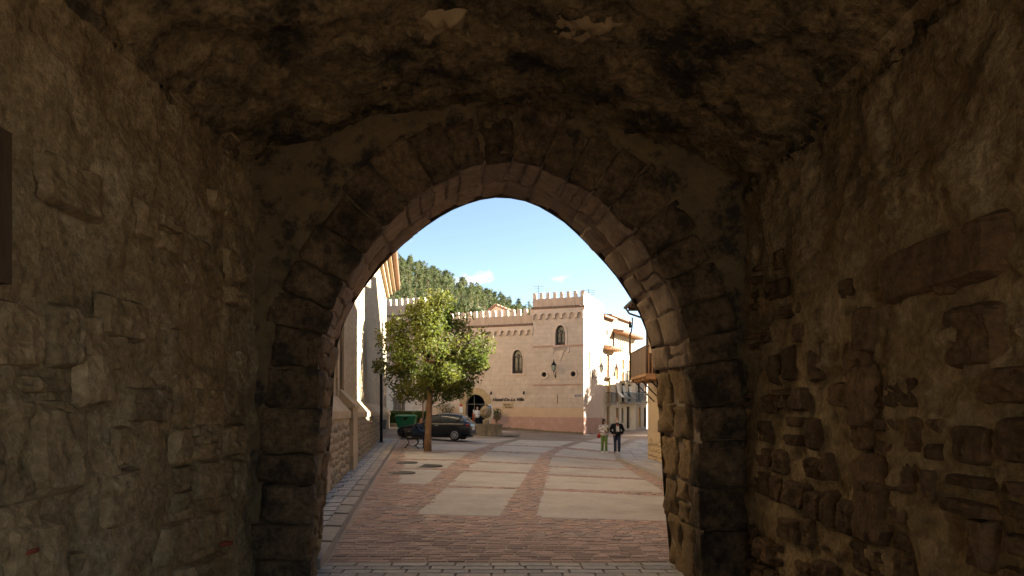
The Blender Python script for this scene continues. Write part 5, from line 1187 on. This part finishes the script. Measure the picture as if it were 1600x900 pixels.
for s in (-1, 1):
    def side(x, t, o=.012):      # point on the cabin side at height fraction t
        i = max(k for k in range(len(cab)) if cab[k][0] >= x or k == 0); i = min(i, len(cab)-2); f = (cab[i][0]-x)/(cab[i][0]-cab[i+1][0]); zt = lerp(cab[i][1], cab[i+1][1], f); w = lerp(cab[i][2], cab[i+1][2], f); zb = min(.93, zt-.02)
        y = lerp(w*1.18, w*1.06, t/.6) if t < .6 else lerp(w*1.06, w*.94, (t-.6)/.4); return Vector((x, s*(y+o), lerp(zb, zt-.05, t)))
    for nm, pts, r in (('pillar', [side(-.42, t) for t in (0, .3, .6, 1)], .045), ('pillar', [side(x, t) for x, t in ((-1.25, 0), (-1.4, .3), (-1.5, .6), (-1.58, 1))], .09), ('pillar', [side(x, 1.0) for x in (.92, .55, .2, -.2, -.7, -1.2, -1.6)], .032), ('window_trim', [side(x, 0) for x in (.9, .3, -.4, -1.2, -1.75)], .022)):
        m = MB(); m.tube(pts, r, 6, flat=.5); m.build(nm, 'car_paint', car, world=False, smooth=True)
    m = MB(); m.ellip((.68, s*.95, .98), (.09, .1, .065), 10, 8); m.build('mirror', 'car_paint', car, world=False, smooth=True)
    m = MB(); m.tube([(-.18, s*.872, .80), (-.36, s*.872, .805)], .018, 6); m.build('door_handle', 'alloy', car, world=False)
    m = MB(); m.tube([(.72, s*.868, .3), (.78, s*.872, .6), (.72, s*.85, .88)], .006, 4); m.tube([(-.5, s*.868, .28), (-.52, s*.872, .6), (-.46, s*.84, .92)], .006, 4); m.tube([(.72, s*.866, .3), (-.5, s*.866, .28)], .006, 4); m.build('door_seam', 'car_black', car, world=False)
    m = MB(); m.tube([(1.2, s*.862, .25), (-1.0, s*.862, .25)], .03, 6); m.build('sill_trim', 'car_black', car, world=False)
    m = MB(); m.ellip((-1.93, s*.66, .84), (.12, .14, .09), 12, 8); m.build('tail_light', 'light_red', car, world=False, smooth=True)
    m = MB(); m.ellip((1.92, s*.58, .62), (.14, .16, .07), 12, 8); m.build('headlight', 'light_clear', car, world=False, smooth=True)
    for wx in (1.28, -1.27):
        C = Vector((wx, s*.76, .30)); ax = Vector((0, s, 0))
        m = MB(); m.tube([C-ax*.10, C-ax*.1001, C+ax*.06, C+ax*.1, C+ax*.105], [.2, .30, .305, .285, .2], 24); w_ = m.build('wheel', 'rubber', car, world=False, smooth=True)
        m = MB(); n = 14
        for k in range(n):
            t = 2*math.pi*k/n; d = Vector((math.cos(t), 0, math.sin(t))); m.tube([C+ax*.112+d*.05, C+ax*.116+d*.13, C+ax*.108+d*.205], [.016, .014, .02], 5)
        for rr, tk in ((.205, .014), (.05, .03)): m.tube([C+ax*.11+Vector((math.cos(2*math.pi*k/24)*rr, 0, math.sin(2*math.pi*k/24)*rr)) for k in range(25)], tk, 6)
        m.build('rim', 'alloy', w_, world=False, smooth=True)
        m = MB(); m.tube([C+ax*.108+Vector((math.cos(t)*.325, 0, math.sin(t)*.325)) for t in [math.pi*(k/12)*1.16-.25 for k in range(13)]], .028, 6); m.build('wheel_arch', 'car_black', car, world=False, smooth=True)
m = MB(); m.box(-2.10, -2.06, -.26, .26, .56, .67); m.build('number_plate', 'sign_white', car, world=False)
m = MB(); m.box(-2.1, -1.9, -.7, .7, .3, .4); m.build('rear_bumper', 'car_black', car, world=False)
m = MB(); m.box(1.95, 2.085, -.2, .2, .36, .46).box(2.06, 2.09, -.08, .08, .4, .58); m.build('grille', 'car_black', car, world=False)
m = MB(); m.tube([(-1.86, -.5, 1.22), (-1.9, 0, 1.24), (-1.86, .5, 1.22)], .03, 6, flat=.5); m.build('spoiler', 'car_paint', car, world=False, smooth=True)
m = MB(); m.box(-1.9, 1.8, -.74, .74, .16, .24); m.build('underbody', 'car_black', car, world=False)
